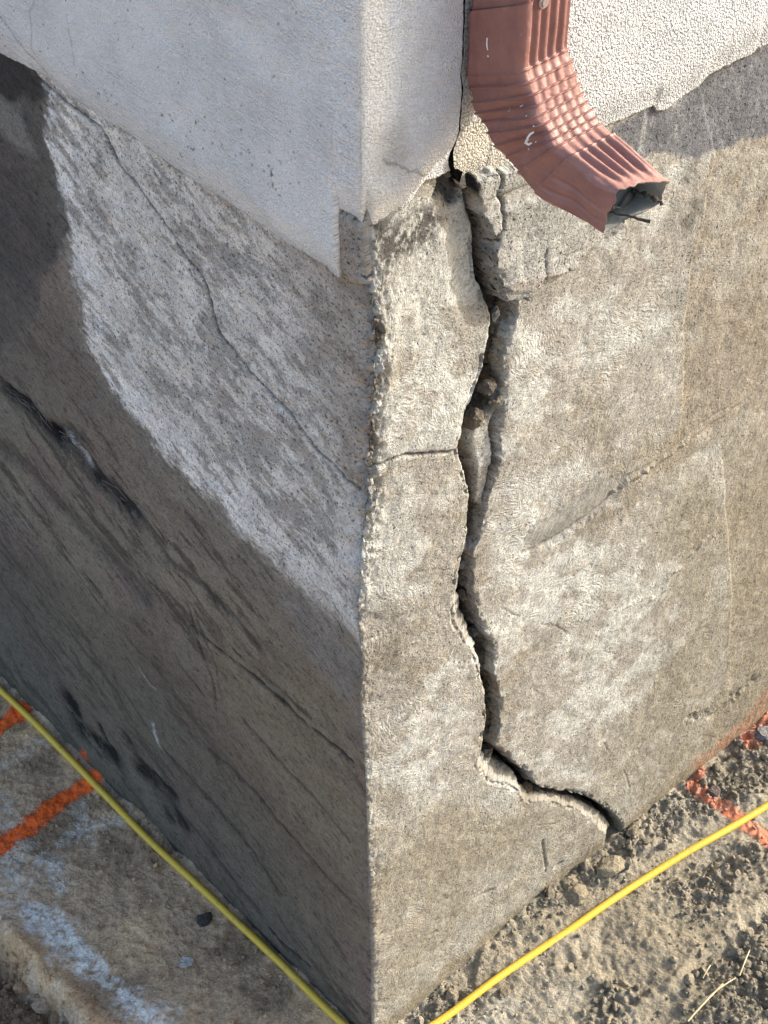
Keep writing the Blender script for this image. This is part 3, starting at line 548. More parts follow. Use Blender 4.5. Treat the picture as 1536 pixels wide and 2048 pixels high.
def edge_right(S0, Z0, Sc):
    ue = np.interp(Z0, zS, uS) + .0036 + .001 * fbm(Z0, Z0 * 0, 150, 3, 206); ue = np.where(Z0 < onR((912, 346), TR)[1], np.interp(S0 * 0 + Z0, [onR((929, 390), TR)[1], onR((934, 348), TR)[1] , onR((912, 345), TR)[1]], [onR((929, 390), TR)[0], onR((934, 348), TR)[0], ue.mean()]), ue)
    d = ue - .1; return S0 + d * np.exp(-(S0 - .1) / .05)
s_first = srt + (.125 - .1) * 0
stucco_grid('stucco_coat', srt, zbot_right(srt + (.120 - .1) * np.exp(-(srt - .1) / .05)), lambda s, z: TR + fbm(s, z, 14, 3, 241) * .0012 - .002, tint_right, 'rough white stucco right of the crack behind the downspout', edge_right)

# plain upper storey shell so the building has its mass
me = bpy.data.meshes.new('roof_slab')
q = [.04 * (nL + nR), eR * 3.0 + .04 * nR, eR * 3.0 + eL * 3.0, eL * 3.0 + .04 * nL]
vs = [tuple(p + ZV * zz) for zz in (2.99, 3.15) for p in q]
me.from_pydata(vs, [], [(3, 2, 1, 0), (4, 5, 6, 7), (0, 1, 5, 4), (1, 2, 6, 5), (2, 3, 7, 6), (3, 0, 4, 7)])
kp = NT('plain_plaster'); kp.b.inputs['Base Color'].default_value = (.6, .6, .58, 1); kp.b.inputs['Roughness'].default_value = .9
o = link('roof', me, kp.m, house); o.location = (0, 0, -GZ)
me = bpy.data.meshes.new('rear_wall'); a, b, c_ = eR * 2.95, eR * 2.95 + eL * 2.95, eL * 2.95
vs = [tuple(p + ZV * zz) for zz in (-.45, 2.985) for p in (a, b, c_)]
me.from_pydata(vs, [], [(0, 1, 4, 3), (1, 2, 5, 4)]); o = link('rear_wall', me, kp.m, house); o.location = (0, 0, -GZ)

# ------------------------------------------------------------------ ground
def gpoly(pts): return [tuple(onG(p)[:2]) for p in pts]
CORD_L = [(-150, 1235), (-60, 1320), (0, 1378), (60, 1434), (120, 1494), (185, 1565), (240, 1622), (300, 1682), (370, 1747), (440, 1811), (500, 1870), (560, 1927), (620, 1986), (683, 2050), (745, 2098)]
CORD_R = [(800, 2092), (870, 2050), (940, 1997), (1000, 1952), (1080, 1898), (1150, 1853), (1230, 1797), (1290, 1757), (1370, 1708), (1450, 1664), (1536, 1610), (1600, 1570), (1700, 1508)]
PIT = gpoly([(-300, 1760), (0, 1868), (40, 1905), (75, 1945), (120, 1985), (150, 2020), (170, 2060), (180, 2300), (-400, 2300)])
def wall_dist(x, y):
    u = x * eR[0] + y * eR[1]; v = x * eL[0] + y * eL[1]        # along R, along L ; outside if u<0 or v<0
    du = np.maximum(-u, 0); dv = np.maximum(-v, 0); return np.where((u > 0) & (v > 0), 0, np.hypot(du, dv)), u, v
CRUMB = [gpoly([(1240, 1665), (1360, 1580), (1500, 1470), (1600, 1400), (1600, 1520), (1480, 1610), (1360, 1660), (1230, 1760), (1130, 1800), (1000, 1880), (880, 1990), (860, 1985), (960, 1895), (1090, 1790)]),
         gpoly([(850, 1960), (980, 1990), (900, 2048), (800, 2060)]), gpoly([(1480, 1850), (1600, 1750), (1600, 2100), (1380, 2080)]), gpoly([(1310, 1780), (1480, 1680), (1560, 1700), (1400, 1850)]), gpoly([(1190, 1960), (1300, 1990), (1280, 2060), (1180, 2060)])]
def gheight(x, y):
    d, u, v = wall_dist(x, y); sunny = sstep(-.02, .02, u)      # right of the left wall plane
    h = GZ + fbm(x, y, 4, 3, 301) * .010 + fbm(x, y, 16, 4, 302, .55) * .0075
    bil = 1 - np.abs(fbm(x, y, 48, 3, 303, .6)) * 2.4; h += (bil - .5) * .0022
    h += fbm(x, y, 150, 3, 304, .65) * .0024
    cm = np.zeros_like(x)
    for p in CRUMB: cm = np.maximum(cm, sstep(-.02, .02, poly_sd(x, y, p)))
    h += cm * (fbm(x, y, 75, 4, 305, .65) * .012 + .003)
    h += .012 * np.exp(-d / .02) * (.5 + fbm(x, y, 30, 3, 306))
    pit = poly_sd(x + fbm(x, y, 25, 3, 307) * .012, y + fbm(x, y, 25, 3, 308) * .012, PIT); h -= .05 * sstep(-.006, .03, pit); h += sstep(-.01, .03, pit) * fbm(x, y, 45, 4, 309, .65) * .018
    h += .006 * np.exp(-((pit + .015) / .012) ** 2)
    rg = gpoly([(1640, 1700), (1550, 1785), (1450, 1872), (1360, 1955), (1270, 2040), (1180, 2130)]); dr = line_d(x + fbm(x, y, 22, 3, 311) * .01, y + fbm(x, y, 22, 3, 312) * .01, rg)
    far = sstep(-.012, .012, poly_sd(x + fbm(x, y, 22, 3, 311) * .01, y + fbm(x, y, 22, 3, 312) * .01, rg + gpoly([(1400, 2600), (2400, 2600), (2400, 1500)])))
    h += .005 * np.exp(-(dr / .016) ** 2) - .016 * far; cm = np.maximum(cm, far * .7) * (1 - .8 * np.exp(-(dr / .014) ** 2))
    return h, cm, sstep(-.006, .03, pit)
LIME = [([(88, 1715), (105, 1745), (112, 1770)], .016, .7), ([(62, 1825), (95, 1835), (125, 1870)], .016, .95), ([(60, 1830), (130, 1880), (165, 1925), (215, 1965), (260, 2000), (310, 2040), (350, 2100)], .014, 1.), ([(100, 1850), (125, 1880)], .024, .8), ([(130, 1900), (180, 1940)], .018, .8), ([(250, 2005), (320, 2045)], .024, .9), ([(120, 1680), (170, 1650), (240, 1640)], .012, .5), ([(-20, 1620), (10, 1680), (25, 1760), (10, 1830)], .03, .55), ([(150, 1620), (180, 1680)], .015, .3),
        ([(1100, 1900), (1200, 1880)], .03, .25), ([(0, 1540), (60, 1500), (100, 1480)], .01, .25), ([(60, 1940), (120, 2000), (150, 2048)], .012, .3)]
E_GR = np.array([1.28, 1.20, 1.05]); E_GL = np.array([.215, .235, .265])
PAINT = [([(-70, 1745), (-20, 1700), (60, 1650), (120, 1600), (188, 1558)], .017, 'bright orange spray stripe on shaded soil, reaching the left wall', [(-90, 1600), (250, 1600), (250, 1500), (-90, 1500)]),
         ([(-60, 1480), (-10, 1465), (15, 1440), (45, 1420)], .016, 'short orange spray patch on shaded soil at the far left edge', None),
         ([(1395, 1548), (1385, 1575), (1402, 1592), (1440, 1612), (1482, 1640), (1530, 1672), (1580, 1730)], .014, 'faded orange spray stripe crossing sunlit soil under the yellow cord', None),
         ([(1570, 1370), (1540, 1410), (1510, 1450), (1500, 1478)], .020, 'orange spray patch by the wall foot at the far right', None)]
def paint_mask(x, y, pts, wd):
    d = line_d(x + fbm(x, y, 40, 3, 321) * .006, y + fbm(x, y, 40, 3, 322) * .006, gpoly(pts))
    m = np.exp(-(d / wd) ** 2.6) ; sp = fbm(x, y, 330, 3, 323, .7); m2 = np.exp(-(d / (wd * 1.6)) ** 2)
    return np.clip(m * sstep(-.55, -.05, sp + m * .2) + m2 * .55 * sstep(.12, .4, sp), 0, 1)
def ground_tint(x, y, h, cm, pit):
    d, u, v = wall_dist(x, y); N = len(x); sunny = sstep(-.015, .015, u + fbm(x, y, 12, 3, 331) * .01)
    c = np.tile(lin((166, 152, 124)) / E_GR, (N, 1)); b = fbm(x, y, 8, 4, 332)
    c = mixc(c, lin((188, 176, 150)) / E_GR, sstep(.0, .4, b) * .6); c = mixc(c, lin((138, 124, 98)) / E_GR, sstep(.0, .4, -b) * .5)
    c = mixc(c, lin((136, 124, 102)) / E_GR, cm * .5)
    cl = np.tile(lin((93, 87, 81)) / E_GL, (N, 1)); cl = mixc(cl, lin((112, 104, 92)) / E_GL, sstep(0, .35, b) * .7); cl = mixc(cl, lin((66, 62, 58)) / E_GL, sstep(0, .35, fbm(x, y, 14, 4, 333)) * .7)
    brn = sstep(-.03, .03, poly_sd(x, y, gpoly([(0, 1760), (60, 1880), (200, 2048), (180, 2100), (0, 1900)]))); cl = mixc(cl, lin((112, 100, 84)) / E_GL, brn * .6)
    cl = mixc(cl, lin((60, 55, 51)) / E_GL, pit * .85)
    cl = cl * np.array([1.0, .86, .70]); c = c * sunny[:, None] + cl * (1 - sunny[:, None])  # shaded soil tinted apart from sunlit soil, lifting its shade by colour
    for pts, wd, a in LIME:
        wx = x + fbm(x, y, 35, 4, 341) * .018; wy = y + fbm(x, y, 35, 4, 342) * .018
        dd = line_d(wx, wy, gpoly(pts)); m = sstep(wd * 1.55, wd * .35, dd + fbm(x, y, 60, 4, 344, .7) * .014) * sstep(-.40, .12, fbm(x, y, 120, 5, 343, .75)) * a
        c = mixc(c, np.array([.78, .73, .66]), np.clip(m, 0, 1) * .8 * (1 - sunny * .7))
    return np.clip(c, .01, .85)
gx = grade((-60, -6, 6), (-6, -1, .5), (-1, -.72, .04), (-.72, .80, .0025), (.80, 1.2, .05), (1.2, 6, .5), (6, 60, 6))
gy = grade((-60, -6, 6), (-6, -1, .5), (-1, -.12, .05), (-.12, .80, .0025), (.80, 1.2, .05), (1.2, 6, .5), (6, 60, 6))
X, Y = np.meshgrid(gx, gy); x, y = X.ravel(), Y.ravel(); h, cm, pit = gheight(x, y)
_, u_, v_ = wall_dist(x, y); h = np.where((u_ > .03) & (v_ > .03), GZ - .1, h)
gm = raw_mesh('ground', np.stack([x, y, h], 1), grid_faces(len(gy), len(gx)), True, ground_tint(x, y, h, cm, pit))
g = link('ground', gm, M_SOIL); g['kind'] = 'structure'
def gz1(x, y): return float(gheight(np.array([x]), np.array([y]))[0][0])

# paint marks: a sprayed skin lying on the soil
def paint_mat():
    k = NT('orange_spray_paint'); tc = k.n('ShaderNodeNewGeometry').outputs['Position']; a = k.sep(k.attr('ctrl', 'Vector'))[0]
    k.l(k.mix(k.math('MULTIPLY', k.sep(k.attr('ctrl', 'Vector'))[2], k.ramp(k.noise(tc, 90, 4, .65), .3, .6, .5, 1.0)), k.mix(k.ramp(k.noise(tc, 160, 3), .35, .7), (.92, .13, .010, 1), (.80, .13, .02, 1)), (.60, .30, .19, 1)), k.b.inputs['Base Color'])
    g2 = k.noise(tc, 240, 4, .65); g1 = k.noise(tc, 700, 3, .65)
    k.l(k.bump(k.math('ADD', k.math('MULTIPLY', g2, .0028), k.math('MULTIPLY', g1, .001))), k.b.inputs['Normal'])
    k.b.inputs['Roughness'].default_value = .85
    al = k.ramp(k.math('ADD', a, k.math('MULTIPLY', k.math('SUBTRACT', k.noise(tc, 420, 4, .75), .5), 1.6)), .20, .85)
    k.l(k.math('MULTIPLY', al, k.sep(k.attr('ctrl', 'Vector'))[1]), k.b.inputs['Alpha']); return k.m
M_PAINT = paint_mat()
for i, (pts, wd, lab, _) in enumerate(PAINT):
    gp = np.array(gpoly(pts)); x0, y0 = gp.min(0) - wd * 2.5; x1, y1 = gp.max(0) + wd * 2.5
    X, Y = np.meshgrid(np.arange(x0, x1, .0016), np.arange(y0, y1, .0016)); xx, yy = X.ravel(), Y.ravel()
    m = paint_mask(xx, yy, pts, wd); hh = gheight(xx, yy)[0]; dd, uu, vv = wall_dist(xx, yy); m = np.where(dd < .002, 0, m)
    Fq = grid_faces(X.shape[0], X.shape[1]); keep = m[Fq].max(1) > .08; Fq = Fq[keep]
    used = np.unique(Fq); rem = np.zeros(len(xx), int); rem[used] = np.arange(len(used))
    V = np.stack([xx, yy, hh + .0012], 1)[used]; c3 = np.zeros((len(used), 3)); c3[:, 0] = m[used]; c3[:, 1] = .97 if i < 2 else .75; c3[:, 2] = 0 if i < 2 else .85
    ctr = V.mean(0); o = link('paint_mark', raw_mesh('paint_mark', V - ctr, rem[Fq], True, None, c3), M_PAINT); o.location = ctr
    tag(o, lab, 'paint mark', 'orange utility paint marks on the soil')

# ------------------------------------------------------------------ clods
import bmesh
def ico(sub, seed, amp=.3, flat=.75):
    bm = bmesh.new(); bmesh.ops.create_icosphere(bm, subdivisions=sub, radius=1)
    r = np.random.default_rng(seed); V = np.array([v.co[:] for v in bm.verts]); Fc = np.array([[v.index for v in f.verts] for f in bm.faces]); bm.free()
    dirs = r.normal(size=(7, 3)); dirs /= np.linalg.norm(dirs, axis=1)[:, None]
    for dv in dirs:                                   # cut facets
        t = V @ dv; lim = r.uniform(.55, .9); V = V - np.maximum(t - lim, 0)[:, None] * dv
    V = V * (1 + r.uniform(-amp, amp, (len(V), 1)) * .35); V[:, 2] *= flat; return V, Fc
lib1 = [ico(1, k, .3) for k in range(8)]; lib2 = [ico(2, 40 + k, .3) for k in range(6)]
def rotm(r, n):
    q = r.normal(size=(n, 4)); q /= np.linalg.norm(q, axis=1)[:, None]; w_, x_, y_, z_ = q.T
    return np.stack([1 - 2 * (y_ * y_ + z_ * z_), 2 * (x_ * y_ - z_ * w_), 2 * (x_ * z_ + y_ * w_), 2 * (x_ * y_ + z_ * w_), 1 - 2 * (x_ * x_ + z_ * z_), 2 * (y_ * z_ - x_ * w_), 2 * (x_ * z_ - y_ * w_), 2 * (y_ * z_ + x_ * w_), 1 - 2 * (x_ * x_ + y_ * y_)], 1).reshape(-1, 3, 3)
def scatter(name, n, dens, smin, smax, seed, lib, label=None):
    r = np.random.default_rng(seed); pts = np.zeros((0, 2))
    while len(pts) < n:
        p = np.stack([r.uniform(-.74, .82, 40000), r.uniform(-.12, .80, 40000)], 1); h, cm, pit = gheight(p[:, 0], p[:, 1]); d, u, v = wall_dist(p[:, 0], p[:, 1])
        pr = dens(p[:, 0], p[:, 1], cm, pit, d, u) * (d > .001); pts = np.concatenate([pts, p[r.random(len(p)) < pr]])
    pts = pts[:n]; x, y = pts.T; h, cm, pit = gheight(x, y); sz = smin * (smax / smin) ** (r.random(n) ** 2.2); sz *= 1 + .7 * pit
    ct = ground_tint(x, y, h, cm, pit) * r.uniform(.7, 1.15, (n, 1))
    pm = np.zeros(n)
    for (pp, wd, _, _) in PAINT: pm = np.maximum(pm, paint_mask(x, y, pp, wd))
    ct = mixc(ct, np.array([.78, .10, .02]), (pm > .35) * np.where(x < 0, .85, .0)); ct = mixc(ct, np.array([.56, .27, .17]), (pm > .35) * np.where(x > 0, .8, .0)); Rm = rotm(r, n)
    Vs, Fs, Cs, off = [], [], [], 0
    for li, (V, Fc) in enumerate(lib):
        idx = np.arange(li, n, len(lib)); P = np.einsum('nij,vj->nvi', Rm[idx], V) * (sz[idx][:, None, None] * r.uniform(.7, 1.2, (len(idx), 1, 3)))
        P += np.stack([x[idx], y[idx], h[idx] + sz[idx] * .25], 1)[:, None, :]; nv = len(V)
        Vs.append(P.reshape(-1, 3)); Fs.append((Fc[None] + (np.arange(len(idx)) * nv)[:, None, None]).reshape(-1, 3) + off); off += len(idx) * nv; Cs.append(np.repeat(ct[idx], nv, 0))
    me = raw_mesh(name, np.concatenate(Vs), np.concatenate(Fs), False, np.concatenate(Cs)); o = link(name, me, M_SOIL); o['kind'] = 'stuff'
    tag(o, label, 'soil'); return o
scatter('soil_crumbs', 13000, lambda x, y, cm, pit, d, u: (.10 + .12 * (u < 0) + .8 * cm + .9 * pit + .30 * np.exp(-d / .02)) * (.25 + sstep(-.1, .3, fbm(x, y, 14, 3, 401))), .0010, .0048, 5, lib1, 'fine soil crumbs strewn over the ground')
scatter('soil_clods', 1100, lambda x, y, cm, pit, d, u: (.02 + .55 * cm + 1.0 * pit) * (.2 + sstep(-.1, .3, fbm(x, y, 14, 3, 402))), .004, .0105, 6, lib2, 'broken soil clods heaped by the wall foot')

def lump_obj(name, px, size, seed, label, cat, colr, flat=.6, rot=0, dz=.3, group=None, ex=1.3):
    V, Fc = ico(3, seed, .22, flat); r = np.random.default_rng(seed)
    V = V * (1 + .16 * fbm(V[:, 0] + V[:, 2] * 1.3, V[:, 1] - V[:, 2] * .7, 2.2, 4, seed)[:, None]); V[:, 0] *= ex
    c, s = math.cos(rot), math.sin(rot); V = V @ np.array([[c, s, 0], [-s, c, 0], [0, 0, 1]]); P = onG(px); zz = gz1(P[0], P[1])
    me = raw_mesh(name, V * size, Fc, False, np.tile(colr, (len(V), 1))); o = link(name, me, M_SOIL); o.location = (P[0], P[1], zz + size * dz * flat)
    tag(o, label, cat, group); return o
sg = lin((128, 118, 100)); dgc = lin((138, 128, 108))
lump_obj('stone', (1218, 1742), .020, 71, 'large grey lump between the crack end and the yellow cord', 'stone', dgc, .55, .4)
lump_obj('stone', (1150, 1795), .017, 72, 'dark knobbly clod tight against the wall below the crack end', 'stone', dgc * .9, .7, .9)
lump_obj('stone', (1135, 1768), .012, 73, 'small dark clod at the wall foot left of the large grey lump', 'stone', sg, .8, .2)
lump_obj('stone', (1262, 1612 + 60), .010, 74, 'small tan clod just below the foot of the crack', 'stone', sg, .8, 1.2)
lump_obj('stone', (1530, 1470), .016, 75, 'grey stone beside the orange patch at the far right', 'stone', lin((120, 118, 118)), .8, .5)
lump_obj('stone', (1425, 1590), .010, 76, 'small dark stone at the edge of the orange stripe on the right', 'stone', lin((96, 84, 80)), .8, .5)
lump_obj('stone', (372, 1930), .009, 77, 'small pale stone on the shaded soil below the left cord', 'stone', lin((140, 136, 130)) * 1.6, .7, .3)
lump_obj('stone', (408, 1842), .011, 78, 'dark clod beneath the left cord beside its shadow', 'stone', lin((60, 56, 52)) * 1.5, .8, .9)
lump_obj('stone', (905, 1990), .011, 79, 'round clod at the right wall foot near the bottom edge', 'stone', sg, .9, .9)
lump_obj('stone', (1010, 1955 + 30), .008, 80, 'small clod just under the right cord near the bottom', 'stone', sg, .9, .9)

# rubble wedged in the crack
def chunk(px, n, size, seed, label, colr=(140, 130, 112), st=(1, 1, 1)):
    V, Fc = ico(3, seed, .3, 1); V = V * (1 + .22 * fbm(V[:, 0] + V[:, 2], V[:, 1] - V[:, 2], 2.5, 4, seed)[:, None]) * np.array(st)
    u, z = onR(px, n); P = eR * u + nR * n + ZV * z
    me = raw_mesh('mortar_chunk', V * size, Fc, False, np.tile(lin(colr) / E_R, (len(V), 1))); o = link('mortar_chunk', me, M_SOIL); o.location = P; tag(o, label, 'rubble', 'mortar chunks wedged in the crack')
chunk((972, 772), -.010, .010, 91, 'dark round mortar chunk in the widest part of the crack', (110, 100, 86))
chunk((990, 800), -.006, .009, 92, 'mortar chunk right of the dark round one in the wide part of the crack')
chunk((945, 835), -.012, .012, 93, 'brown mortar chunk below the wide opening of the crack', (130, 116, 96))
chunk((990, 628), -.006, .0065, 94, 'small light mortar chip pinched where the upper crack splits', (170, 162, 146), (.7, .7, 1.4))
chunk((927, 1088), -.010, .0055, 95, 'thin grey chip in the narrow crack above the black gap', (150, 146, 136), (.6, .6, 2.0))
chunk((921, 1128), -.012, .0055, 96, 'angular chip just under the thin grey chip in the crack', (140, 132, 118))
chunk((922, 1190), -.012, .007, 97, 'dark splintered chip above the deep black gap', (112, 100, 84), (.8, .8, 1.3))
chunk((946, 1262), -.016, .007, 98, 'rounded chip at the lower end of the deep black gap', (140, 132, 116))
chunk((1052, 1572), -.014, .010, 99, 'brown chunk where the crack turns towards the ground', (112, 96, 74))
chunk((975, 1500), -.016, .009, 90, 'chunk lodged at the elbow of the crack', (130, 118, 98))

# ------------------------------------------------------------------ yellow cord
def tube(name, pts, rad, mat, seg=12, cols=None, parent=None):
    pts = np.asarray(pts); T = np.gradient(pts, axis=0); T /= np.linalg.norm(T, axis=1)[:, None]
    upv = np.tile(ZV, (len(pts), 1)); Aa = np.cross(T, upv); bad = np.linalg.norm(Aa, axis=1) < 1e-3; Aa[bad] = [1, 0, 0]; Aa /= np.linalg.norm(Aa, axis=1)[:, None]; Bb = np.cross(Aa, T)
    rad = np.broadcast_to(rad, len(pts)); th = np.linspace(0, 2 * math.pi, seg, endpoint=False)
    V = (pts[:, None] + rad[:, None, None] * (np.cos(th)[None, :, None] * Aa[:, None] + np.sin(th)[None, :, None] * Bb[:, None])).reshape(-1, 3)
    i = np.arange(len(pts) - 1)[:, None] * seg; j = np.arange(seg)[None]; jn = (j + 1) % seg
    Fc = np.stack([i + j, i + jn, i + jn + seg, i + j + seg], -1).reshape(-1, 4); me = raw_mesh(name, V, Fc, True, cols); return link(name, me, mat, parent)
def smooth_path(P, n):
    P = np.asarray(P, float); d = np.r_[0, np.cumsum(np.linalg.norm(np.diff(P, axis=0), axis=1))]; t = np.linspace(0, d[-1], n)
    Q = np.stack([np.interp(t, d, P[:, k]) for k in range(P.shape[1])], 1); ker = np.hanning(max(5, n // 30) | 1); ker /= ker.sum(); m = len(ker) // 2
    return np.stack([np.convolve(np.pad(Q[:, k], m, mode='reflect', reflect_type='odd'), ker, 'valid') for k in range(P.shape[1])], 1)
zc = GZ + .0065
cpts = [onG(p, zc) for p in CORD_L] + [onG(p, zc) for p in CORD_R]
cpts = [np.array([-2.2, 2.25, zc])] + cpts + [np.array([2.3, 2.0, zc])]
cp = smooth_path(cpts, 900); cp[:, 0] += .0016 * fbm(np.arange(900) * .04, np.zeros(900), 1.0, 3, 601); cp[:, 1] += .0016 * fbm(np.arange(900) * .04, np.zeros(900) + 5, 1.0, 3, 602); cp[:, 2] = zc + .0015 * np.sin(np.arange(900) * .05) + .0008 * np.sin(np.arange(900) * .21)
kc = NT('yellow_vinyl'); tc = kc.n('ShaderNodeNewGeometry').outputs['Position']
dirt = kc.ramp(kc.noise(tc, 90, 4, .65), .52, .74, 0, .55)
kc.l(kc.mix(dirt, (.62, .41, .04, 1), (.30, .22, .09, 1)), kc.b.inputs['Base Color']); kc.b.inputs['Roughness'].default_value = .42
kc.l(kc.bump(kc.math('MULTIPLY', kc.noise(tc, 260, 3), .0006)), kc.b.inputs['Normal'])
cord = tube('yellow_cord', cp, .0055, kc.m, 16)
tag(cord, 'yellow cord lying on the soil around the foot of both walls', 'cord')

# ------------------------------------------------------------------ downspout
def metal(name, base, faded, inner=False):
    k = NT(name); tc = k.n('ShaderNodeTexCoord').outputs['Object']
    f = k.ramp(k.noise(tc, 38, 4, .6), .35, .7); gn = k.sep(k.n('ShaderNodeNewGeometry').outputs['Normal'])[2]
    chalk_light = k.math('MULTIPLY', k.ramp(gn, .0, .6), .5) if not inner else 0.0  # upward faces paler: chalky fading plus sunlight put into the colour
    col = k.mix(k.math('ADD', k.math('MULTIPLY', f, .35), chalk_light), base, faded)
    fine = k.ramp(k.noise(tc, 420, 3, .6), .70, .76, 0, .4); col = k.mix(fine, col, (.5, .38, .32, 1))
    k.l(col, k.b.inputs['Base Color']); k.b.inputs['Roughness'].default_value = .42; k.b.inputs['Specular IOR Level'].default_value = .5
    k.l(k.ramp(k.noise(tc, 60, 3), .3, .7, .48, .68), k.b.inputs['Roughness'])
    k.l(k.bump(k.math('MULTIPLY', k.noise(tc, 55, 3), .0022)), k.b.inputs['Normal']); return k.m
M_SP = metal('red_brown_painted_metal', (.20, .090, .078, 1), (.30, .148, .118, 1)); M_IN = metal('grey_primer', (.28, .29, .26, 1), (.34, .34, .30, 1), True)
# front and back lines of the spout in (n, z), paired station by station
U0, U1 = .105, .1665
NOFF = .012
front = np.array([(.078, 1.66), (.078, 1.56), (.078, 1.50), (.078, 1.462), (.078, 1.435), (.0842, 1.424), (.0905, 1.4135), (.0962, 1.405), (.1020, 1.3975), (.1085, 1.391), (.1150, 1.386), (.1220, 1.3815), (.1400, 1.378), (.1600, 1.3745), (.1780, 1.3725), (.1900, 1.371)])
back = np.array([(.0125, 1.66), (.0125, 1.54), (.0125, 1.47), (.0125, 1.43), (.0125, 1.404), (.0160, 1.392), (.0220, 1.379), (.0285, 1.370), (.0370, 1.363), (.0485, 1.354), (.0620, 1.3455), (.0790, 1.3355), (.1070, 1.3240), (.1350, 1.3235), (.1600, 1.3240), (.1810, 1.3247)])
st_i = np.arange(len(front)); NL_ = 420
sti = np.linspace(2.15, len(front) - 1, NL_)
def spl(a, t):                       # Catmull-Rom
    i = np.clip(np.floor(t).astype(int), 0, len(a) - 2); f = (t - i)[:, None]; p0 = a[np.maximum(i - 1, 0)]; p1 = a[i]; p2 = a[i + 1]; p3 = a[np.minimum(i + 2, len(a) - 1)]
    return .5 * ((2 * p1) + (-p0 + p2) * f + (2 * p0 - 5 * p1 + 4 * p2 - p3) * f ** 2 + (-p0 + 3 * p1 - 3 * p2 + p3) * f ** 3)
def section(m):
    """rounded rectangle perimeter: a 0..1 depth (back..front), b 0..1 width, outward dir, arc kind"""
    W, Dp, r = .0615, .066, .0075; pts = []
    per = []
    def seg(p, q, k):
        for i in range(k): per.append((p[0] + (q[0] - p[0]) * i / k, p[1] + (q[1] - p[1]) * i / k))
    def arc(cx, cy, a0, k):
        for i in range(k): a = a0 + (math.pi / 2) * i / k; per.append((cx + r * math.cos(a), cy + r * math.sin(a)))
    # x = width, y = depth (front = Dp)
    seg((r, Dp), (W - r, Dp), m); arc(W - r, Dp - r, math.pi / 2, 0) 
    per2 = []
    for i in range(8): a = math.pi / 2 - (math.pi / 2) * i / 8; per2.append((W - r + r * math.cos(a), Dp - r + r * math.sin(a)))
    per += per2; seg((W, Dp - r), (W, r), m // 2)
    for i in range(8): a = -(math.pi / 2) * i / 8; per.append((W - r + r * math.cos(a), r + r * math.sin(a)))
    seg((W - r, 0), (r, 0), m // 2)
    for i in range(8): a = -math.pi / 2 - (math.pi / 2) * i / 8; per.append((r + r * math.cos(a), r + r * math.sin(a)))
    seg((0, r), (0, Dp - r), m)
    for i in range(8): a = math.pi - (math.pi / 2) * i / 8; per.append((r + r * math.cos(a), Dp - r + r * math.sin(a)))
    P = np.array(per); return P, W, Dp
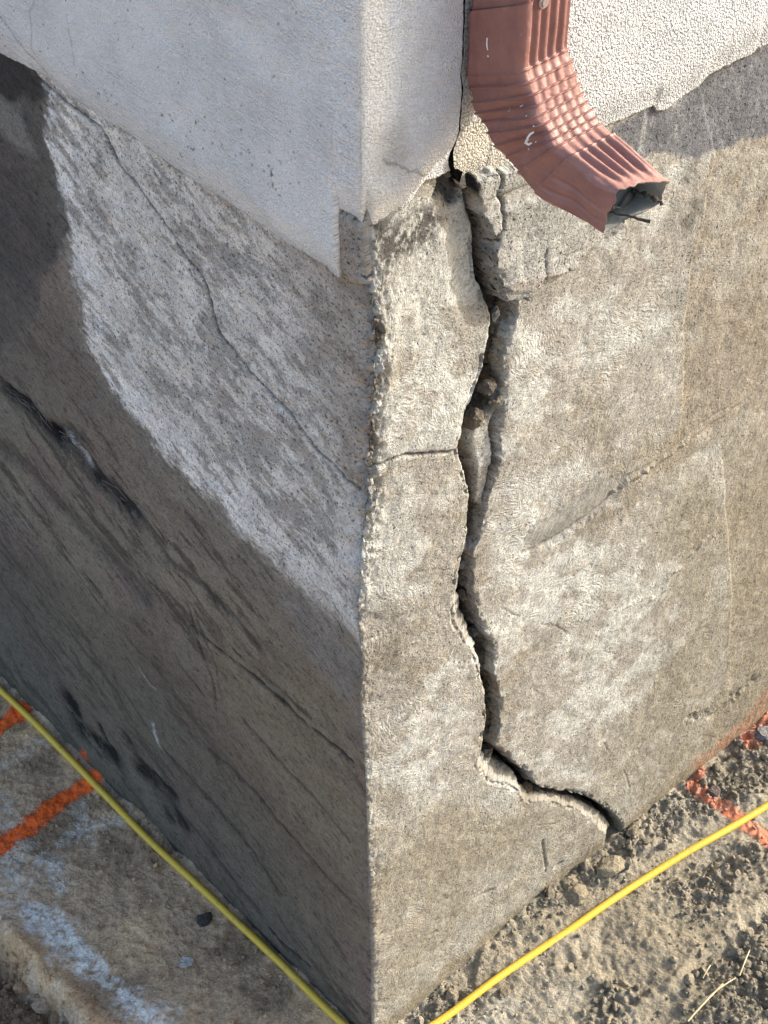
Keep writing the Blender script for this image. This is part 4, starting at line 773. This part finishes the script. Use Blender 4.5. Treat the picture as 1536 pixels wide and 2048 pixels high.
def spout(name, t_arr, inset=0.0, mat=None, parent=None, crimps=True, ragged=True, flip=False):
    P, W, Dp = section(64); m = len(P); Pn = np.roll(P, -1, 0) - np.roll(P, 1, 0); Pn /= np.linalg.norm(Pn, axis=1)[:, None]; out = np.stack([-Pn[:, 1], Pn[:, 0]], 1)
    if (out * (P - [W / 2, Dp / 2])).sum() < 0: out = -out
    fr = spl(front, t_arr); bk = spl(back, t_arr); n = len(t_arr)
    a = P[:, 1] / Dp; b = P[:, 0] / W
    facef = np.clip((a - .93) / .07, 0, 1); facel = np.clip((.07 - b) / .07, 0, 1); facer = np.clip((b - .93) / .07, 0, 1); faceb = np.clip((.07 - a) / .07, 0, 1)
    # flutes run along the spout on the front/back, fewer on the sides
    fl = np.zeros(m); x = (b - .14) / .78; fl += -.0030 * facef * (.5 - .5 * np.cos(2 * math.pi * 4.5 * x)) ** 1.5 * ((x > 0) & (x < 1)); fl += -.0015 * faceb * (.5 - .5 * np.cos(2 * math.pi * 3 * b))
    T = t_arr[:, None]; late = sstep(10.5, 13, T)
    side_fl = -.0020 * facel[None] * np.maximum(0, np.sin(2 * math.pi * (a[None] * 4.2))) * (a[None] < .62) * late + -.0015 * facer[None] * (.5 - .5 * np.cos(2 * math.pi * 3 * a[None]))
    late_fr = -.0011 * facef[None] * np.sin(2 * math.pi * b[None] * 5.5 + 1) * late
    czone = sstep(3.9, 4.3, T) * sstep(12.2, 11.6, T); endz = sstep(13.0, 14.9, T)
    disp = fl[None] * (1 - .2 * late - .68 * czone - .9 * endz) + side_fl * (1 - .8 * endz) + late_fr * (1 - .9 * endz)
    if crimps:
        ph = (T - 4.02) / 7.75 * 9.0; on = sstep(4.0, 4.12, T) * sstep(11.9, 11.75, T); saw = np.mod(ph, 1.0); rdg = np.exp(-((saw - .10) / .07) ** 2) * .9 + (1 - saw) * .7
        wgt = .55 + .45 * a[None]; disp = disp + on * .0026 * (rdg - .6) * wgt
        bul = np.exp(-((T - 8) / 3.0) ** 2); disp = disp + .0012 * bul * facel[None]
        disp = disp + .0022 * np.sin(T * 2.2 + a[None] * 3.5) * facel[None] * sstep(4.2, 6, T)
    disp = disp + .0006 * fbm(T * .8 + 0 * a[None], 0 * T + np.arange(m)[None] * .09, 1.0, 3, 501)
    # dents: the mouth is pinched on the right
    L = np.stack([T + 0 * a[None], 0 * T + a[None], 0 * T + b[None]], -1)
    base_n = bk[:, 0][:, None] * (1 - a[None]) + fr[:, 0][:, None] * a[None]; base_z = bk[:, 1][:, None] * (1 - a[None]) + fr[:, 1][:, None] * a[None]
    dn = fr - bk; Ld = np.linalg.norm(dn, axis=1)[:, None]; dn = dn / Ld
    off = disp - inset
    nn = base_n + dn[:, :1] * (out[:, 1][None] * off); zz = base_z + dn[:, 1:] * (out[:, 1][None] * off); uu = U0 + (U1 - U0) * b[None] + out[:, 0][None] * off
    tw = sstep(12, 15, T); zz = zz - tw * b[None] * a[None] * .011 + tw * b[None] * (1 - a[None]) * .008; nn = nn + tw * b[None] * .008
    nn = nn + tw * (1 - np.abs(b[None] * 2 - 1)) * a[None] * -.002                  # top lip dips back
    zz = zz + tw * a[None] * np.exp(-((b[None] - .35) / .25) ** 2) * .002
    if ragged:
        e = sstep(14.6, 15, T); nn = nn + e * (.0014 * np.sin(np.arange(m) * .13)[None] + .0006 * np.sin(np.arange(m) * .37 + 1)[None])
    P3 = uu[..., None] * eR + nn[..., None] * nR + zz[..., None] * ZV; V = P3.reshape(-1, 3); org = eR * .136 + nR * .045 + ZV * 1.66
    i = np.arange(n - 1)[:, None] * m; j = np.arange(m)[None]; jn = (j + 1) % m; Fc = np.stack([i + j, i + jn, i + jn + m, i + j + m], -1).reshape(-1, 4)
    if flip: Fc = Fc[:, ::-1]
    me = raw_mesh(name, V - org, Fc, True); o = link(name, me, mat, parent); return o, V
dsp = empty('downspout', tuple(eR * .136 + nR * .045 + ZV * 1.66)); tag(dsp, 'reddish brown metal downspout with a crimped elbow kicking outwards', 'downspout')
spout('elbow', sti, 0, M_SP, dsp)
spout('inner_lining', sti[30:], .0009, M_IN, dsp, flip=True)
spout('pipe', np.linspace(.0, 2.5, 60), .0022, M_SP, dsp, crimps=False, ragged=False)
# bent lip of the elbow collar + screw
sc_u, sc_z = onR((1087, 3), .079)
bm = bmesh.new(); bmesh.ops.create_cone(bm, cap_ends=True, segments=8, radius1=.0042, radius2=.0036, depth=.003); bmesh.ops.bevel(bm, geom=bm.edges[:], offset=.0005, segments=1)
bmesh.ops.create_cone(bm, cap_ends=True, segments=20, radius1=.0062, radius2=.0056, depth=.0008)
me = bpy.data.meshes.new('screw'); bm.to_mesh(me); bm.free()
ks = NT('zinc'); ks.b.inputs['Base Color'].default_value = (.35, .28, .25, 1); ks.b.inputs['Metallic'].default_value = .6; ks.b.inputs['Roughness'].default_value = .45
so_ = link('screw', me, ks.m, dsp); so_.rotation_euler = Vector(nR).to_track_quat('Z', 'Y').to_euler(); so_.location = Vector(eR * sc_u + nR * .0800 + ZV * sc_z) - dsp.location
# white paint smear and drips on the spout: thin raised flecks
kw = NT('white_paint_drip'); kw.b.inputs['Base Color'].default_value = (.72, .74, .74, 1); kw.b.inputs['Roughness'].default_value = .5
bvh_src = [o for o in bpy.data.objects if o.name == 'elbow'][0]
from mathutils.bvhtree import BVHTree
_V = [v.co + bvh_src.parent.location for v in bvh_src.data.vertices]; _bv = BVHTree.FromPolygons(_V, [tuple(p.vertices) for p in bvh_src.data.polygons])
def fleck(pts, wd, nm='paint_drip'):
    V, F = [], []
    for i, p in enumerate(pts):
        p0 = np.array(pts[max(i - 1, 0)]); p1 = np.array(pts[min(i + 1, len(pts) - 1)]); d = p1 - p0; d = d / (np.linalg.norm(d) + 1e-9); sd_ = np.array([-d[1], d[0]])
        w_ = wd * (.35 + .65 * math.sin(math.pi * (i + .5) / len(pts)))
        for kx in (-1, -.5, 0, .5, 1):
            q = np.array(p) + sd_ * w_ * kx; dr_ = Vector(ray(*q)).normalized(); hit = _bv.ray_cast(Vector(CAM), dr_)
            if hit[0] is None: return
            V.append(tuple(hit[0] + hit[1] * (.0003 + .0006 * (1 - kx * kx)) * (1 if hit[1].dot(dr_) < 0 else -1) - dsp.location))
    for i in range(len(pts) - 1):
        for j in range(4): F.append((5 * i + j, 5 * i + j + 1, 5 * i + 6 + j, 5 * i + 5 + j))
    me = bpy.data.meshes.new(nm); me.from_pydata(V, [], F); link(nm, me, kw.m, dsp)
fleck([(1069, 263), (1061, 268), (1056, 277), (1052, 286), (1058, 289), (1065, 285)], 3.2)
for q in ([(975, 75), (974, 88), (976, 100)], [(976, 110), (977, 114)], [(1052, 233), (1055, 230)], [(1066, 254), (1069, 250)], [(1018, 222), (1020, 218)], [(1071, 284), (1074, 282)], [(1041, 214), (1047, 209)], [(1057, 297), (1058, 299)]): fleck(q, 1.3)

# leaf and twig inside the mouth
def R3(u, n, z): return eR * u + nR * n + ZV * z
kl = NT('dry_leaf'); kl.b.inputs['Base Color'].default_value = (.20, .19, .17, 1); kl.b.inputs['Roughness'].default_value = .8
lx, ly = np.meshgrid(np.linspace(-1, 1, 13), np.linspace(-1, 1, 9)); wv = (1 - lx ** 2) ** .7
P = np.stack([lx * .015, ly * wv * .008, .003 * np.sin(lx * 3) + .004 * ly ** 2 + .002 * np.cos(ly * 5 + lx * 2)], -1).reshape(-1, 3)
P = P[:, :1] * eR + P[:, 1:2] * nR + P[:, 2:] * ZV
lf = link('dry_leaf', raw_mesh('dry_leaf', P, grid_faces(9, 13)), kl.m); lf.location = R3(.142, .172, 1.3375); tag(lf, 'curled dry grey leaf lying in the mouth of the downspout', 'leaf')
kt = NT('dark_twig'); kt.b.inputs['Base Color'].default_value = (.035, .03, .026, 1); kt.b.inputs['Roughness'].default_value = .8
tp = smooth_path([R3(.112, .145, 1.336), R3(.122, .165, 1.3335), R3(.133, .183, 1.332), R3(.143, .2, 1.330)], 24) + 0.0004 * np.random.default_rng(1).normal(size=(24, 3)); tw_ = tube('twig', tp, np.r_[np.full(18, .0010), np.linspace(.0012, .0017, 6)], kt.m, 8); tag(tw_, 'thin dark twig sticking out of the downspout mouth', 'twig')
tp = smooth_path([R3(.150, .172, 1.343), R3(.154, .182, 1.3435), R3(.158, .192, 1.341), R3(.160, .197, 1.338)], 20) + .0006 * np.random.default_rng(2).normal(size=(20, 3)); tw_ = tube('twig', tp, .0019 + .0007 * np.sin(np.arange(20)), kt.m, 8); tag(tw_, 'short knotted dark twig curled at the right of the downspout mouth', 'twig')

# dry stalks at the lower right, fibres in the torn seam on the left
kst = NT('dry_straw'); kst.b.inputs['Base Color'].default_value = (.52, .44, .27, 1); kst.b.inputs['Roughness'].default_value = .7
for a, b, r_, lab in (((1375, 2046), (1445, 1972), .0014, 'longest dry straw stalk lying on the soil at the lower right'), ((1400, 2010), (1470, 1960), .001, 'thin straw stalk crossing the longest one'), ((1478, 1955), (1498, 1905), .001, 'short upright straw stub near the right edge'), ((1405, 1960), (1420, 1935), .0008, 'tiny straw bit beside the stalks')):
    A_, B_ = onG(a), onG(b); pts = smooth_path([A_ * (1 - t) + B_ * t + ZV * (.005 + .004 * math.sin(t * 3)) for t in np.linspace(0, 1, 5)], 16)
    for q_ in pts: q_[2] = max(q_[2], gz1(q_[0], q_[1]) + r_)
    o = tube('straw', pts, r_, kst.m, 6); tag(o, lab, 'straw', 'dry straw on the soil')
kf = NT('torn_fibre'); kf.b.inputs['Base Color'].default_value = (.10, .085, .07, 1); kf.b.inputs['Roughness'].default_value = .85
rr = random.Random(4)
def L3(p, n): u, z = onL(p, n); return eL * u + nL * n + ZV * z
Vs, Fs, off = [], [], 0
def fibre_bundle(name, path, cnt, spread, label):
    V_all, F_all, off = [], [], 0
    for k in range(cnt):
        t = rr.random() * .8; i = t * (len(path) - 1); a0 = np.array(path[int(i)]); a1 = np.array(path[min(int(i) + 1, len(path) - 1)]); p = a0 + (a1 - a0) * (i - int(i)); d = (a1 - a0) / np.linalg.norm(a1 - a0)
        ln = rr.uniform(12, 45); p = p + np.array([rr.gauss(0, spread), rr.gauss(0, spread)]); ang = rr.gauss(0, .22); dd = np.array([d[0] * math.cos(ang) - d[1] * math.sin(ang), d[0] * math.sin(ang) + d[1] * math.cos(ang)])
        pts = np.array([L3(tuple(p + dd * ln * s_), .0015 + .004 * math.sin(s_ * 3.1) * rr.random()) for s_ in np.linspace(0, 1, 5)]); wv_ = rr.uniform(.0003, .0009)
        sd_ = np.cross(nL, pts[-1] - pts[0]); sd_ /= np.linalg.norm(sd_); V = []
        for m_, q_ in enumerate(pts):
            w2_ = wv_ * (1 - abs(m_ / 4 - .4)); V += [q_ - sd_ * w2_, q_ + nL * w2_ * 1.2, q_ + sd_ * w2_]
        V_all.append(np.array(V)); F_all.append(np.array([[off + 3 * m_ + j, off + 3 * m_ + j + 1, off + 3 * m_ + j + 4, off + 3 * m_ + j + 3] for m_ in range(4) for j in range(2)])); off += 15
    o = link(name, raw_mesh(name, np.concatenate(V_all), np.concatenate(F_all), False), kf.m); tag(o, label, 'fibres'); o['kind'] = 'stuff'
fibre_bundle('torn_fibres', [(110, 870), (150, 892), (190, 950), (225, 985), (262, 1020)], 46, 9, 'dark torn wood fibres in the board seam of the shaded wall')
fibre_bundle('torn_fibres', [(10, 775), (60, 812), (108, 868)], 26, 8, 'brown torn fibres high in the seam at the left edge')
print('scene built', sum(len(o.data.polygons) for o in bpy.data.objects if o.type == 'MESH'))
